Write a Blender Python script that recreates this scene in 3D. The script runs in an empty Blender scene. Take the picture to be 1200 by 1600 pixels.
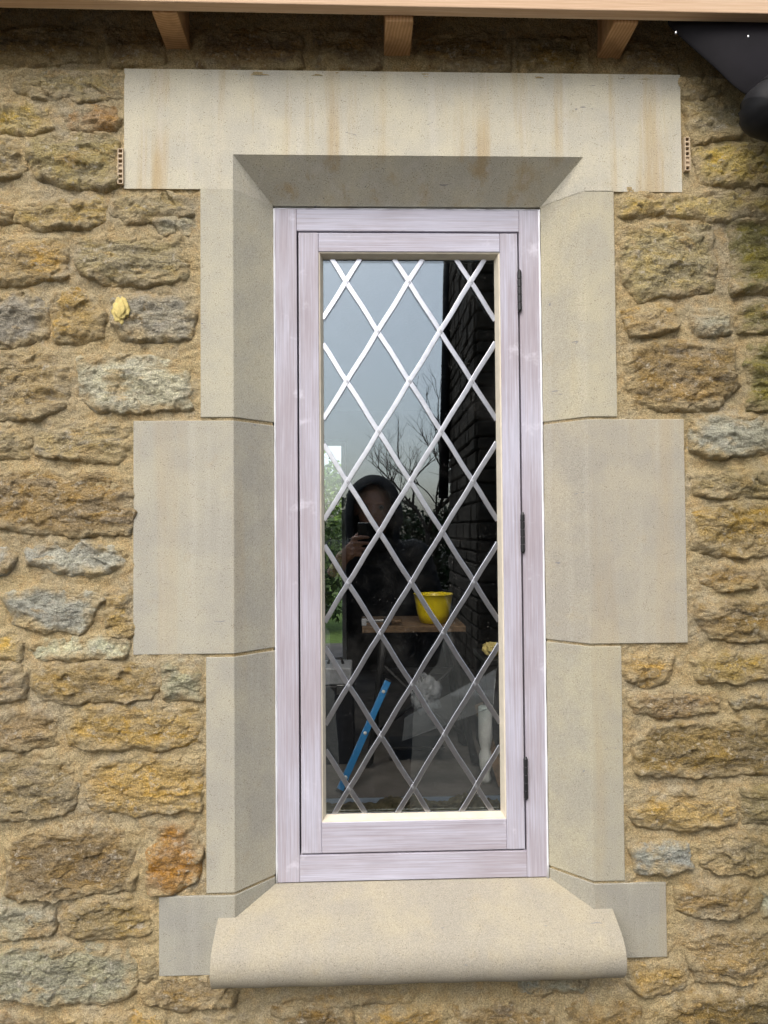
import bpy, bmesh, math, random
import numpy as np
from mathutils import Vector, Matrix

sc = bpy.context.scene
COL = sc.collection
R = math.radians

# ------------------------------------------------------------------ camera
CAMP = Vector((0.0, -1.238, 1.5))
YAW, PITCH, ROLL = 0.02979, 0.02533, -0.00794
FPX = 1110.0
_fw = Vector((math.sin(YAW)*math.cos(PITCH), math.cos(YAW)*math.cos(PITCH), math.sin(PITCH)))
_rt0 = Vector((math.cos(YAW), -math.sin(YAW), 0))
_up0 = _rt0.cross(_fw)
_rt = _rt0*math.cos(ROLL) + _up0*math.sin(ROLL)
_up = -_rt0*math.sin(ROLL) + _up0*math.cos(ROLL)
cam_d = bpy.data.cameras.new('camera')
cam = bpy.data.objects.new('camera', cam_d)
COL.objects.link(cam)
cam.matrix_world = Matrix(((_rt.x, _up.x, -_fw.x, CAMP.x), (_rt.y, _up.y, -_fw.y, CAMP.y),
                           (_rt.z, _up.z, -_fw.z, CAMP.z), (0, 0, 0, 1)))
cam_d.sensor_fit = 'VERTICAL'
cam_d.sensor_height = 36.0
cam_d.lens = FPX/1600*36.0
cam_d.clip_start = 0.004
cam_d.clip_end = 500
sc.camera = cam

# ------------------------------------------------------------------ sky and sun (bright overcast)
SUN_EL, SUN_AZ = R(50), R(215)      # sky rotation; the sun stands behind the camera's left shoulder
w = bpy.data.worlds.new('World')
sc.world = w
w.use_nodes = True
nt = w.node_tree
bg = nt.nodes['Background']
sky = nt.nodes.new('ShaderNodeTexSky')
sky.sky_type = 'NISHITA'
sky.sun_disc = False
sky.sun_elevation = SUN_EL
sky.sun_rotation = SUN_AZ
sky.air_density = 1.0
sky.dust_density = 4.0
sky.ozone_density = 1.0
hs = nt.nodes.new('ShaderNodeHueSaturation')
hs.inputs['Saturation'].default_value = 0.62
nt.links.new(sky.outputs[0], hs.inputs['Color'])
nt.links.new(hs.outputs[0], bg.inputs['Color'])
bg.inputs['Strength'].default_value = 0.15
sd = bpy.data.lights.new('sun', 'SUN')
sun = bpy.data.objects.new('sun', sd)
COL.objects.link(sun)
sd.energy = 0.6
sd.angle = R(35)
sd.color = (1.0, 0.95, 0.88)
_sdir = Vector((-0.26, -0.80, 1.05)).normalized()      # towards the sun
sun.rotation_euler = _sdir.to_track_quat('Z', 'Y').to_euler()
sky.sun_elevation = math.asin(_sdir.z)
sky.sun_rotation = math.atan2(_sdir.x, _sdir.y)
sc.view_settings.view_transform = 'Standard'
sc.view_settings.look = 'None'
sc.view_settings.gamma = 1.0
sc.view_settings.use_curve_mapping = False
sc.view_settings.exposure = 1.05
sc.render.engine = 'CYCLES'
sc.cycles.use_denoising = True
sc.cycles.max_bounces = 10
sc.cycles.transparent_max_bounces = 16
sc.cycles.sample_clamp_indirect = 6.0

# ------------------------------------------------------------------ helpers
def P(px, py, y):
    """Point of the photograph's ray (px, py) at the real depth y (metres into the wall)."""
    d = _fw*FPX + _rt*(px-600) + _up*(800-py)
    return CAMP + d*((y-CAMP.y)/d.y)

_rng = np.random.RandomState(7)
_perm = np.concatenate([_rng.permutation(256)]*3)
_grad = np.stack([np.cos(np.arange(256)*2*np.pi/256*37), np.sin(np.arange(256)*2*np.pi/256*37)], -1)

def perlin(x, y):
    xi = np.floor(x).astype(int); yi = np.floor(y).astype(int)
    xf = x-xi; yf = y-yi
    u = xf*xf*xf*(xf*(xf*6-15)+10); v = yf*yf*yf*(yf*(yf*6-15)+10)
    def g(ix, iy, fx, fy):
        h = _perm[_perm[ix & 255] + (iy & 255)]
        gr = _grad[h]
        return gr[..., 0]*fx + gr[..., 1]*fy
    a = g(xi, yi, xf, yf); b = g(xi+1, yi, xf-1, yf)
    c = g(xi, yi+1, xf, yf-1); d = g(xi+1, yi+1, xf-1, yf-1)
    return (a+(b-a)*u) + ((c+(d-c)*u) - (a+(b-a)*u))*v

def fbm(x, y, oct=4, gain=0.5):
    s = 0; a = 1.0; f = 1.0
    for _ in range(oct):
        s = s + a*perlin(x*f+13.7*_, y*f+5.3*_); a *= gain; f *= 2.03
    return s

def ridged(x, y, oct=4):
    s = 0; a = 1.0; f = 1.0
    for _ in range(oct):
        s = s + a*(1-2*np.abs(perlin(x*f+3.1*_, y*f+9.7*_))); a *= 0.5; f *= 2.1
    return s

def link(name, me, m=None, parent=None, smooth=False):
    o = bpy.data.objects.new(name, me)
    COL.objects.link(o)
    if m is not None:
        me.materials.append(m)
    if parent is not None:
        o.parent = parent
        o.matrix_parent_inverse = root_inv(parent)
    if smooth:
        me.polygons.foreach_set('use_smooth', [True]*len(me.polygons))
    return o

def root_inv(p):
    # keep children in world coordinates whatever the place of the empty
    mtx = Matrix.Identity(4)
    chain = []
    q = p
    while q is not None:
        chain.append(q); q = q.parent
    for q in reversed(chain):
        mtx = mtx @ q.matrix_parent_inverse @ Matrix.LocRotScale(q.location, q.rotation_euler, q.scale)
    return mtx.inverted()

def tag(o, label, cat=None, group=None, kind=None):
    if label: o['label'] = label
    if cat: o['category'] = cat
    if group: o['group'] = group
    if kind: o['kind'] = kind
    return o

def empty(name, loc, label, cat, group=None):
    o = bpy.data.objects.new(name, None)
    COL.objects.link(o)
    o.location = loc
    o.empty_display_size = 0.05
    return tag(o, label, cat, group)

def mesh_np(name, V, F):
    me = bpy.data.meshes.new(name)
    V = np.asarray(V, dtype=np.float32); F = np.asarray(F, dtype=np.int32)
    n = F.shape[1]
    me.vertices.add(len(V)); me.vertices.foreach_set('co', V.ravel())
    me.loops.add(F.size); me.loops.foreach_set('vertex_index', F.ravel())
    me.polygons.add(len(F)); me.polygons.foreach_set('loop_start', np.arange(0, F.size, n, dtype=np.int32))
    me.polygons.foreach_set('loop_total', np.full(len(F), n, dtype=np.int32))
    me.update(); me.validate()
    return me

def from_bm(name, bm, m=None, parent=None, smooth=False):
    me = bpy.data.meshes.new(name)
    bmesh.ops.recalc_face_normals(bm, faces=bm.faces)
    bm.to_mesh(me); bm.free()
    return link(name, me, m, parent, smooth)

def bm_box(bm, x0, x1, y0, y1, z0, z1):
    vs = [bm.verts.new(p) for p in ((x0,y0,z0),(x1,y0,z0),(x1,y1,z0),(x0,y1,z0),(x0,y0,z1),(x1,y0,z1),(x1,y1,z1),(x0,y1,z1))]
    for f in ((0,3,2,1),(4,5,6,7),(0,1,5,4),(1,2,6,5),(2,3,7,6),(3,0,4,7)):
        bm.faces.new([vs[i] for i in f])

def bev(bm, w_, seg=2):
    if w_ > 0:
        bmesh.ops.bevel(bm, geom=list(bm.edges), offset=w_, segments=seg, affect='EDGES', profile=0.5, clamp_overlap=True)

def box(name, x0, x1, y0, y1, z0, z1, m, parent=None, bevel=0.0, jitter=0.0):
    bm = bmesh.new()
    bm_box(bm, x0, x1, y0, y1, z0, z1)
    if jitter:
        for v in bm.verts:
            v.co += Vector((random.uniform(-1, 1), random.uniform(-1, 1), random.uniform(-1, 1)))*jitter
    bev(bm, bevel)
    return from_bm(name, bm, m, parent)

def hexa(name, pts, m, parent=None, bevel=0.0):
    """eight corners: bottom ring 0-3, top ring 4-7"""
    bm = bmesh.new()
    vs = [bm.verts.new(p) for p in pts]
    for f in ((0,3,2,1),(4,5,6,7),(0,1,5,4),(1,2,6,5),(2,3,7,6),(3,0,4,7)):
        bm.faces.new([vs[i] for i in f])
    bev(bm, bevel)
    return from_bm(name, bm, m, parent)

def prism(name, pts, axis, a, b, m, parent=None, bevel=0.0, smooth=False):
    """polygon pts extruded along axis x, y or z from a to b"""
    def mk(p, t):
        return {'x': (t, p[0], p[1]), 'y': (p[0], t, p[1]), 'z': (p[0], p[1], t)}[axis]
    bm = bmesh.new()
    A = [bm.verts.new(mk(p, a)) for p in pts]; B = [bm.verts.new(mk(p, b)) for p in pts]
    n = len(pts)
    for i in range(n):
        bm.faces.new((A[i], A[(i+1) % n], B[(i+1) % n], B[i]))
    bm.faces.new(A[::-1]); bm.faces.new(B)
    bev(bm, bevel)
    return from_bm(name, bm, m, parent, smooth)

def bm_tube(bm, path, rad, seg=12, cap=True):
    path = [Vector(p) for p in path]
    if not hasattr(rad, '__len__'): rad = [rad]*len(path)
    rings = []
    ref = None
    for i, p in enumerate(path):
        t = (path[min(i+1, len(path)-1)] - path[max(i-1, 0)]).normalized()
        if ref is None or abs(ref.dot(t)) > 0.98:
            ref = Vector((0, 0, 1)) if abs(t.z) < 0.9 else Vector((1, 0, 0))
        u = ref.cross(t).normalized(); v = t.cross(u); ref = v.copy() if False else ref
        rings.append([bm.verts.new(p + (u*math.cos(2*math.pi*k/seg) + v*math.sin(2*math.pi*k/seg))*rad[i]) for k in range(seg)])
    for a, b in zip(rings, rings[1:]):
        for k in range(seg):
            bm.faces.new((a[k], a[(k+1) % seg], b[(k+1) % seg], b[k]))
    if cap:
        bm.faces.new(rings[0][::-1]); bm.faces.new(rings[-1])

def tube(name, path, rad, m, parent=None, seg=12, cap=True):
    bm = bmesh.new(); bm_tube(bm, path, rad, seg, cap)
    return from_bm(name, bm, m, parent, True)

def lathe(name, prof, c, m, parent=None, seg=32):
    bm = bmesh.new()
    rings = [[bm.verts.new((c[0]+r*math.cos(2*math.pi*k/seg), c[1]+r*math.sin(2*math.pi*k/seg), c[2]+z)) for k in range(seg)] for r, z in prof]
    for a, b in zip(rings, rings[1:]):
        for k in range(seg):
            bm.faces.new((a[k], a[(k+1) % seg], b[(k+1) % seg], b[k]))
    bm.faces.new(rings[0][::-1]); bm.faces.new(rings[-1])
    return from_bm(name, bm, m, parent, True)

# ------------------------------------------------------------------ materials
class N:
    def __init__(s, name, rough=0.8, spec=0.3, metal=0.0):
        s.m = bpy.data.materials.new(name); s.m.use_nodes = True
        s.t = s.m.node_tree; s.b = s.t.nodes['Principled BSDF']
        s.b.inputs['Roughness'].default_value = rough
        s.b.inputs['Specular IOR Level'].default_value = spec
        s.b.inputs['Metallic'].default_value = metal
        s.co = s.t.nodes.new('ShaderNodeTexCoord').outputs['Object']
    def put(s, sock, v):
        if hasattr(v, 'is_output') or hasattr(v, 'links'): s.t.links.new(v, sock)
        else:
            if hasattr(sock.default_value, '__len__') and len(v) == 3 and len(sock.default_value) == 4: v = (*v, 1)
            sock.default_value = v
    def map(s, scale=(1,1,1), loc=None, rot=None):
        n = s.t.nodes.new('ShaderNodeMapping'); s.t.links.new(s.co, n.inputs['Vector'])
        n.inputs['Scale'].default_value = scale
        if loc is not None: s.put(n.inputs['Location'], loc)
        if rot is not None: n.inputs['Rotation'].default_value = rot
        return n.outputs[0]
    def noise(s, scale, detail=4, rough=0.55, vec=None, dist=0.0):
        n = s.t.nodes.new('ShaderNodeTexNoise'); s.t.links.new(vec or s.co, n.inputs['Vector'])
        n.inputs['Scale'].default_value = scale; n.inputs['Detail'].default_value = detail
        n.inputs['Roughness'].default_value = rough; n.inputs['Distortion'].default_value = dist
        return n.outputs['Fac']
    def vor(s, scale, vec=None, feature='F1', out='Distance', rnd=1.0):
        n = s.t.nodes.new('ShaderNodeTexVoronoi'); s.t.links.new(vec or s.co, n.inputs['Vector'])
        n.feature = feature; n.inputs['Scale'].default_value = scale; n.inputs['Randomness'].default_value = rnd
        return n.outputs[out]
    def ramp(s, fac, a, b, lo=0.0, hi=1.0):
        n = s.t.nodes.new('ShaderNodeMapRange'); n.interpolation_type = 'SMOOTHSTEP'
        s.t.links.new(fac, n.inputs['Value'])
        n.inputs['From Min'].default_value = a; n.inputs['From Max'].default_value = b
        n.inputs['To Min'].default_value = lo; n.inputs['To Max'].default_value = hi
        return n.outputs['Result']
    def math(s, op, a, b=0.0, clamp=False):
        n = s.t.nodes.new('ShaderNodeMath'); n.operation = op; n.use_clamp = clamp
        s.put(n.inputs[0], a); s.put(n.inputs[1], b)
        return n.outputs[0]
    def mix(s, fac, a, b, mode='MIX'):
        n = s.t.nodes.new('ShaderNodeMix'); n.data_type = 'RGBA'; n.blend_type = mode
        s.put(n.inputs[0], fac); s.put(n.inputs[6], a); s.put(n.inputs[7], b)
        return n.outputs[2]
    def hsv(s, col, h=0.5, sat=1.0, v=1.0):
        n = s.t.nodes.new('ShaderNodeHueSaturation'); s.put(n.inputs['Color'], col)
        s.put(n.inputs['Hue'], h); s.put(n.inputs['Saturation'], sat); s.put(n.inputs['Value'], v)
        return n.outputs[0]
    def objcol(s):
        return s.t.nodes.new('ShaderNodeObjectInfo').outputs['Color']
    def attr(s, name):
        n = s.t.nodes.new('ShaderNodeAttribute'); n.attribute_name = name
        return n.outputs['Fac']
    def bump(s, h, dist, strength=1.0, prev=None):
        n = s.t.nodes.new('ShaderNodeBump'); s.t.links.new(h, n.inputs['Height'])
        n.inputs['Distance'].default_value = dist; n.inputs['Strength'].default_value = strength
        if prev is not None: s.t.links.new(prev, n.inputs['Normal'])
        s.t.links.new(n.outputs[0], s.b.inputs['Normal'])
        return n.outputs[0]
    def color(s, c):
        s.put(s.b.inputs['Base Color'], c); return s.m

MORTAR = (0.565, 0.445, 0.235)

def sep(n, axis):
    q = n.t.nodes.new('ShaderNodeSeparateXYZ'); n.t.links.new(n.co, q.inputs[0])
    return q.outputs[axis]

def mortar_tint(n):
    a = n.noise(7, 5); b = n.noise(38, 5, 0.65); g = n.noise(420, 3, 0.7)
    c = n.mix(n.ramp(a, 0.38, 0.66), MORTAR, (0.50, 0.42, 0.27))
    c = n.mix(n.ramp(b, 0.42, 0.7, 0, 0.65), c, (0.56, 0.38, 0.16))
    c = n.mix(n.ramp(n.noise(21, 4, 0.6, n.map((1, 1, 1), (3.3, 1.1, 7.7))), 0.55, 0.75, 0, 0.6), c, (0.50, 0.45, 0.34))
    c = n.mix(n.ramp(g, 0.3, 0.72), n.hsv(c, 0.5, 1.0, 0.62), n.hsv(c, 0.5, 0.95, 1.25))
    c = n.mix(n.math('MULTIPLY', n.ramp(n.vor(330), 0.22, 0.12), n.ramp(n.noise(70, 2), 0.55, 0.62, 0, 0.8)), c, (0.70, 0.62, 0.46))
    c = n.mix(n.math('MULTIPLY', n.ramp(n.vor(300, n.map((1, 1, 1), (5, 2, 9))), 0.20, 0.10), n.ramp(n.noise(55, 2, 0.5, n.map((1, 1, 1), (4, 8, 1))), 0.56, 0.62, 0, 0.75)), c, (0.10, 0.075, 0.045))
    # green-brown algae and painted side shade on the right hand end of the wall
    x = n.ramp(sep(n, 'X'), 0.56, 0.74)
    algae_shade = n.math('MULTIPLY', x, n.ramp(n.noise(6, 4, 0.6), 0.36, 0.62), True)
    return n.mix(n.math('MULTIPLY', algae_shade, 0.36), c, (0.15, 0.125, 0.035))

def m_mortar():
    n = N('mortar', 0.95, 0.15)
    c = mortar_tint(n)
    n.color(c)
    h = n.math('ADD', n.math('MULTIPLY', n.noise(120, 6, 0.72), 1.0), n.math('MULTIPLY', n.noise(600, 2, 0.6), 0.45))
    n.bump(h, 0.009, 1.0)
    return n.m

def m_stone():
    n = N('rubble_stone', 0.92, 0.2)
    oi = n.t.nodes.new('ShaderNodeObjectInfo')
    base = oi.outputs['Color']
    # every stone has its own place in the noise
    off = n.t.nodes.new('ShaderNodeVectorMath'); off.operation = 'SCALE'
    n.t.links.new(oi.outputs['Random'], off.inputs['Scale']); off.inputs[0].default_value = (91, 37, 53)
    ad = n.t.nodes.new('ShaderNodeVectorMath'); ad.operation = 'ADD'
    n.t.links.new(n.co, ad.inputs[0]); n.t.links.new(off.outputs[0], ad.inputs[1])
    v = ad.outputs[0]
    mp = n.t.nodes.new('ShaderNodeMapping'); n.t.links.new(v, mp.inputs[0]); mp.inputs['Scale'].default_value = (0.55, 1, 1.25)
    vs = mp.outputs[0]
    a = n.noise(14, 6, 0.62, vs, 0.6); b = n.noise(34, 6, 0.66, vs, 0.8); d = n.noise(75, 5, 0.7, v); g = n.noise(330, 3, 0.7, v)
    c = n.mix(n.ramp(a, 0.40, 0.62), n.hsv(base, 0.5, 0.85, 0.9), n.hsv(base, 0.497, 1.08, 1.14))
    c = n.mix(n.ramp(a, 0.56, 0.66, 0, 0.7), c, n.hsv(base, 0.5, 0.6, 0.80))
    c = n.mix(n.ramp(b, 0.50, 0.66, 0, 0.8), c, n.hsv(base, 0.492, 1.25, 1.22))
    c = n.mix(n.ramp(n.noise(24, 4, 0.6, vs, 0.5), 0.56, 0.68, 0, 0.55), c, (0.56, 0.365, 0.125))
    c = n.mix(n.ramp(b, 0.45, 0.30, 0, 0.55), c, (0.34, 0.28, 0.19))
    c = n.mix(n.ramp(d, 0.54, 0.70, 0, 0.75), c, (0.62, 0.56, 0.44))
    c = n.mix(n.ramp(d, 0.44, 0.28, 0, 0.6), c, n.hsv(base, 0.5, 0.9, 0.66))
    c = n.mix(n.ramp(g, 0.3, 0.72), n.hsv(c, 0.5, 1.0, 0.62), n.hsv(c, 0.5, 0.95, 1.3))
    g2 = n.noise(150, 4, 0.75, vs, 0.6)
    c = n.mix(n.ramp(g2, 0.56, 0.70, 0, 0.5), c, (0.62, 0.54, 0.39))
    c = n.mix(n.ramp(g2, 0.42, 0.30, 0, 0.55), c, n.hsv(base, 0.5, 0.9, 0.42))
    x = n.ramp(sep(n, 'X'), 0.56, 0.74)  # algae plus painted shade towards the right hand end
    algae_shade = n.math('MULTIPLY', x, n.ramp(n.noise(6, 4, 0.6), 0.34, 0.6), True)
    c = n.mix(n.math('MULTIPLY', algae_shade, 0.36), c, (0.12, 0.105, 0.025))
    rim = n.math('MULTIPLY', n.attr('rim'), n.ramp(n.noise(30, 4, 0.6, v), 0.32, 0.56), True)
    c = n.mix(rim, c, mortar_tint(n))
    n.color(c)
    h = n.math('ADD', n.math('MULTIPLY', n.noise(85, 8, 0.72, vs, 0.5), 1.0), n.math('MULTIPLY', n.noise(330, 3, 0.65, v), 0.4))
    n.bump(h, 0.014, 1.0)
    return n.m

def m_ashlar():
    """sawn limestone; the object's colour is the tint of the block"""
    n = N('sawn_limestone', 0.88, 0.2)
    oi = n.t.nodes.new('ShaderNodeObjectInfo'); base = oi.outputs['Color']; amt = oi.outputs['Alpha']
    st = n.noise(1.0, 5, 0.6, n.map((16, 16, 0.9)), 0.3)
    st2 = n.noise(1.0, 4, 0.6, n.map((42, 42, 2.2)))
    cl = n.noise(11, 5, 0.6)
    g = n.noise(520, 3, 0.7)
    c = n.mix(n.ramp(cl, 0.35, 0.68), n.hsv(base, 0.5, 0.82, 0.84), n.hsv(base, 0.5, 1.10, 0.98))
    c = n.mix(n.math('MULTIPLY', amt, n.math('MULTIPLY', n.ramp(st, 0.50, 0.68, 0, 0.75), n.ramp(n.noise(5, 3), 0.3, 0.55))), c, (0.42, 0.29, 0.12))
    c = n.mix(n.math('MULTIPLY', amt, n.ramp(st2, 0.50, 0.70, 0, 0.5)), c, (0.58, 0.56, 0.50))
    c = n.mix(n.ramp(n.noise(28, 5, 0.65), 0.56, 0.76, 0, 0.28), c, (0.40, 0.32, 0.19))
    c = n.mix(n.ramp(g, 0.28, 0.74), n.hsv(c, 0.5, 1.0, 0.76), n.hsv(c, 0.5, 0.97, 1.14))
    # small dark pits and blue-grey shell marks
    pit = n.vor(260)
    keep = n.ramp(n.noise(60, 2), 0.47, 0.56)
    c = n.mix(n.math('MULTIPLY', n.ramp(pit, 0.26, 0.14), n.math('MULTIPLY', keep, 0.7)), c, (0.16, 0.13, 0.09))
    sh = n.noise(1.0, 2, 0.5, n.map((34, 34, 90), None, (0, 0.35, 0)), 1.2)
    c = n.mix(n.ramp(sh, 0.735, 0.765, 0, 0.75), c, (0.20, 0.20, 0.21))
    n.color(c)
    n.bump(n.math('ADD', n.noise(300, 4, 0.7), n.math('MULTIPLY', n.ramp(pit, 0.0, 0.25), 0.5)), 0.0014, 0.6)
    return n.m

def m_primer(axis):
    n = N('primed_wood_' + axis, 0.62, 0.35)
    s1 = (9, 9, 0.35*9) if axis == 'vertical' else (0.35*9, 9, 9)
    s2 = (340, 340, 5) if axis == 'vertical' else (5, 340, 340)
    s3 = (900, 900, 14) if axis == 'vertical' else (14, 900, 900)
    a = n.noise(1, 5, 0.6, n.map(s1)); b = n.noise(1, 4, 0.6, n.map(s2)); d = n.noise(1, 2, 0.6, n.map(s3))
    rnd = n.t.nodes.new('ShaderNodeObjectInfo').outputs['Random']
    f = n.math('ADD', n.math('ADD', n.math('MULTIPLY', a, 0.75), n.math('MULTIPLY', b, 0.55)), n.math('MULTIPLY', rnd, 0.16))
    c = n.mix(n.ramp(f, 0.55, 0.88), (0.37, 0.33, 0.365), (0.49, 0.485, 0.57))
    c = n.mix(n.ramp(d, 0.3, 0.7), n.hsv(c, 0.5, 1.0, 0.88), n.hsv(c, 0.5, 0.95, 1.08))
    c = n.mix(n.ramp(n.noise(14, 4, 0.7), 0.60, 0.75, 0, 0.5), c, (0.70, 0.69, 0.76))
    n.color(c)
    n.bump(n.math('ADD', b, n.math('MULTIPLY', d, 0.5)), 0.0008, 0.5)
    return n.m

def m_pine():
    n = N('sawn_pine', 0.7, 0.3)
    wv = n.noise(1, 3, 0.5, n.map((1.4, 60, 60)), 0.6)
    fi = n.noise(1, 3, 0.6, n.map((10, 500, 500)))
    c = n.mix(n.ramp(wv, 0.4, 0.62), (0.62, 0.43, 0.28), (0.70, 0.53, 0.37))
    c = n.mix(n.ramp(fi, 0.35, 0.7), n.hsv(c, 0.5, 1.05, 0.9), n.hsv(c, 0.5, 0.95, 1.05))
    k = n.vor(5.0, n.map((1, 2.2, 2.2)))
    c = n.mix(n.ramp(k, 0.055, 0.03, 0, 0.85), c, (0.22, 0.10, 0.045))
    n.color(c); n.bump(fi, 0.0008, 0.5)
    return n.m

def m_rafter():
    n = N('rough_pine', 0.75, 0.3)
    q = n.t.nodes.new('ShaderNodeTexWave'); q.wave_type = 'RINGS'; q.rings_direction = 'Z'
    n.t.links.new(n.map((1, 1, 1), (0.32, 0.09, 0)), q.inputs['Vector'])
    q.inputs['Scale'].default_value = 55; q.inputs['Distortion'].default_value = 3; q.inputs['Detail'].default_value = 2; q.inputs['Detail Scale'].default_value = 0.4
    c = n.mix(n.ramp(q.outputs['Fac'], 0.1, 0.9), (0.50, 0.29, 0.135), (0.62, 0.39, 0.21))
    c = n.mix(n.ramp(n.noise(45, 4), 0.45, 0.7, 0, 0.5), c, (0.36, 0.21, 0.10))
    n.color(c); n.bump(n.noise(350, 3, 0.7), 0.001, 0.5)
    return n.m

def m_plain(name, col, rough=0.7, spec=0.4, metal=0.0, var=0.15, scale=40, bump=0.0):
    n = N(name, rough, spec, metal)
    f = n.noise(scale, 5, 0.6)
    c = n.mix(n.ramp(f, 0.3, 0.7), tuple(x*(1-var) for x in col), tuple(min(1, x*(1+var)) for x in col))
    n.color(c)
    if bump: n.bump(n.noise(scale*6, 4, 0.65), bump, 0.6)
    return n.m

def m_lead():
    n = N('lead_came', 0.34, 0.5, 1.0)
    c = n.mix(n.ramp(n.noise(60, 5, 0.65), 0.35, 0.7), (0.55, 0.56, 0.60), (0.66, 0.67, 0.71))
    n.color(c)
    n.b.inputs['Roughness'].default_value = 0.30
    return n.m

def m_glass():
    n = N('window_glass')
    t = n.t
    out = t.nodes['Material Output']
    tr = t.nodes.new('ShaderNodeBsdfTransparent'); tr.inputs[0].default_value = (0.97, 0.98, 0.975, 1)
    gl = t.nodes.new('ShaderNodeBsdfGlossy'); gl.inputs['Roughness'].default_value = 0.0
    gl.inputs['Color'].default_value = (0.80, 0.92, 1.0, 1)      # blue tint put in so the mirrored sky comes out bluer
    fr = t.nodes.new('ShaderNodeFresnel'); fr.inputs['IOR'].default_value = 2.05
    bp = t.nodes.new('ShaderNodeBump'); bp.inputs['Distance'].default_value = 0.0009; bp.inputs['Strength'].default_value = 0.06
    t.links.new(n.noise(7, 2), bp.inputs['Height'])
    t.links.new(bp.outputs[0], gl.inputs['Normal'])
    geo = t.nodes.new('ShaderNodeNewGeometry')
    mx = t.nodes.new('ShaderNodeMixShader')
    t.links.new(fr.outputs[0], mx.inputs[0]); t.links.new(tr.outputs[0], mx.inputs[1]); t.links.new(gl.outputs[0], mx.inputs[2])
    # dried rain spots and dust
    df = t.nodes.new('ShaderNodeBsdfDiffuse'); df.inputs[0].default_value = (0.62, 0.60, 0.56, 1)
    sp = n.ramp(n.vor(210), 0.13, 0.09)
    spk = n.math('MULTIPLY', n.math('MULTIPLY', sp, n.ramp(n.noise(40, 3), 0.52, 0.62)), 0.34)
    film = n.ramp(n.noise(9, 5, 0.7), 0.45, 0.8, 0.0, 0.022)
    m2 = t.nodes.new('ShaderNodeMixShader')
    t.links.new(n.math('ADD', spk, film), m2.inputs[0]); t.links.new(mx.outputs[0], m2.inputs[1]); t.links.new(df.outputs[0], m2.inputs[2])
    t.links.new(m2.outputs[0], out.inputs['Surface'])
    return n.m

def m_clear(name, ior=1.45, tint=(0.9, 0.93, 0.94), rough=0.05, haze=0.05):
    n = N(name); t = n.t; out = t.nodes['Material Output']
    tr = t.nodes.new('ShaderNodeBsdfTransparent'); tr.inputs[0].default_value = (*tint, 1)
    gl = t.nodes.new('ShaderNodeBsdfGlossy'); gl.inputs['Roughness'].default_value = rough
    fr = t.nodes.new('ShaderNodeFresnel'); fr.inputs['IOR'].default_value = ior
    mx = t.nodes.new('ShaderNodeMixShader')
    t.links.new(fr.outputs[0], mx.inputs[0]); t.links.new(tr.outputs[0], mx.inputs[1]); t.links.new(gl.outputs[0], mx.inputs[2])
    df = t.nodes.new('ShaderNodeBsdfDiffuse'); df.inputs[0].default_value = (0.75, 0.78, 0.8, 1)
    m2 = t.nodes.new('ShaderNodeMixShader'); m2.inputs[0].default_value = haze
    t.links.new(mx.outputs[0], m2.inputs[1]); t.links.new(df.outputs[0], m2.inputs[2])
    t.links.new(m2.outputs[0], out.inputs['Surface'])
    return n.m

def m_leaf(name, a, b):
    n = N(name, 0.6, 0.3)
    n.color(n.mix(n.ramp(n.noise(6, 4, 0.7), 0.3, 0.7), a, b))
    return n.m

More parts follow.
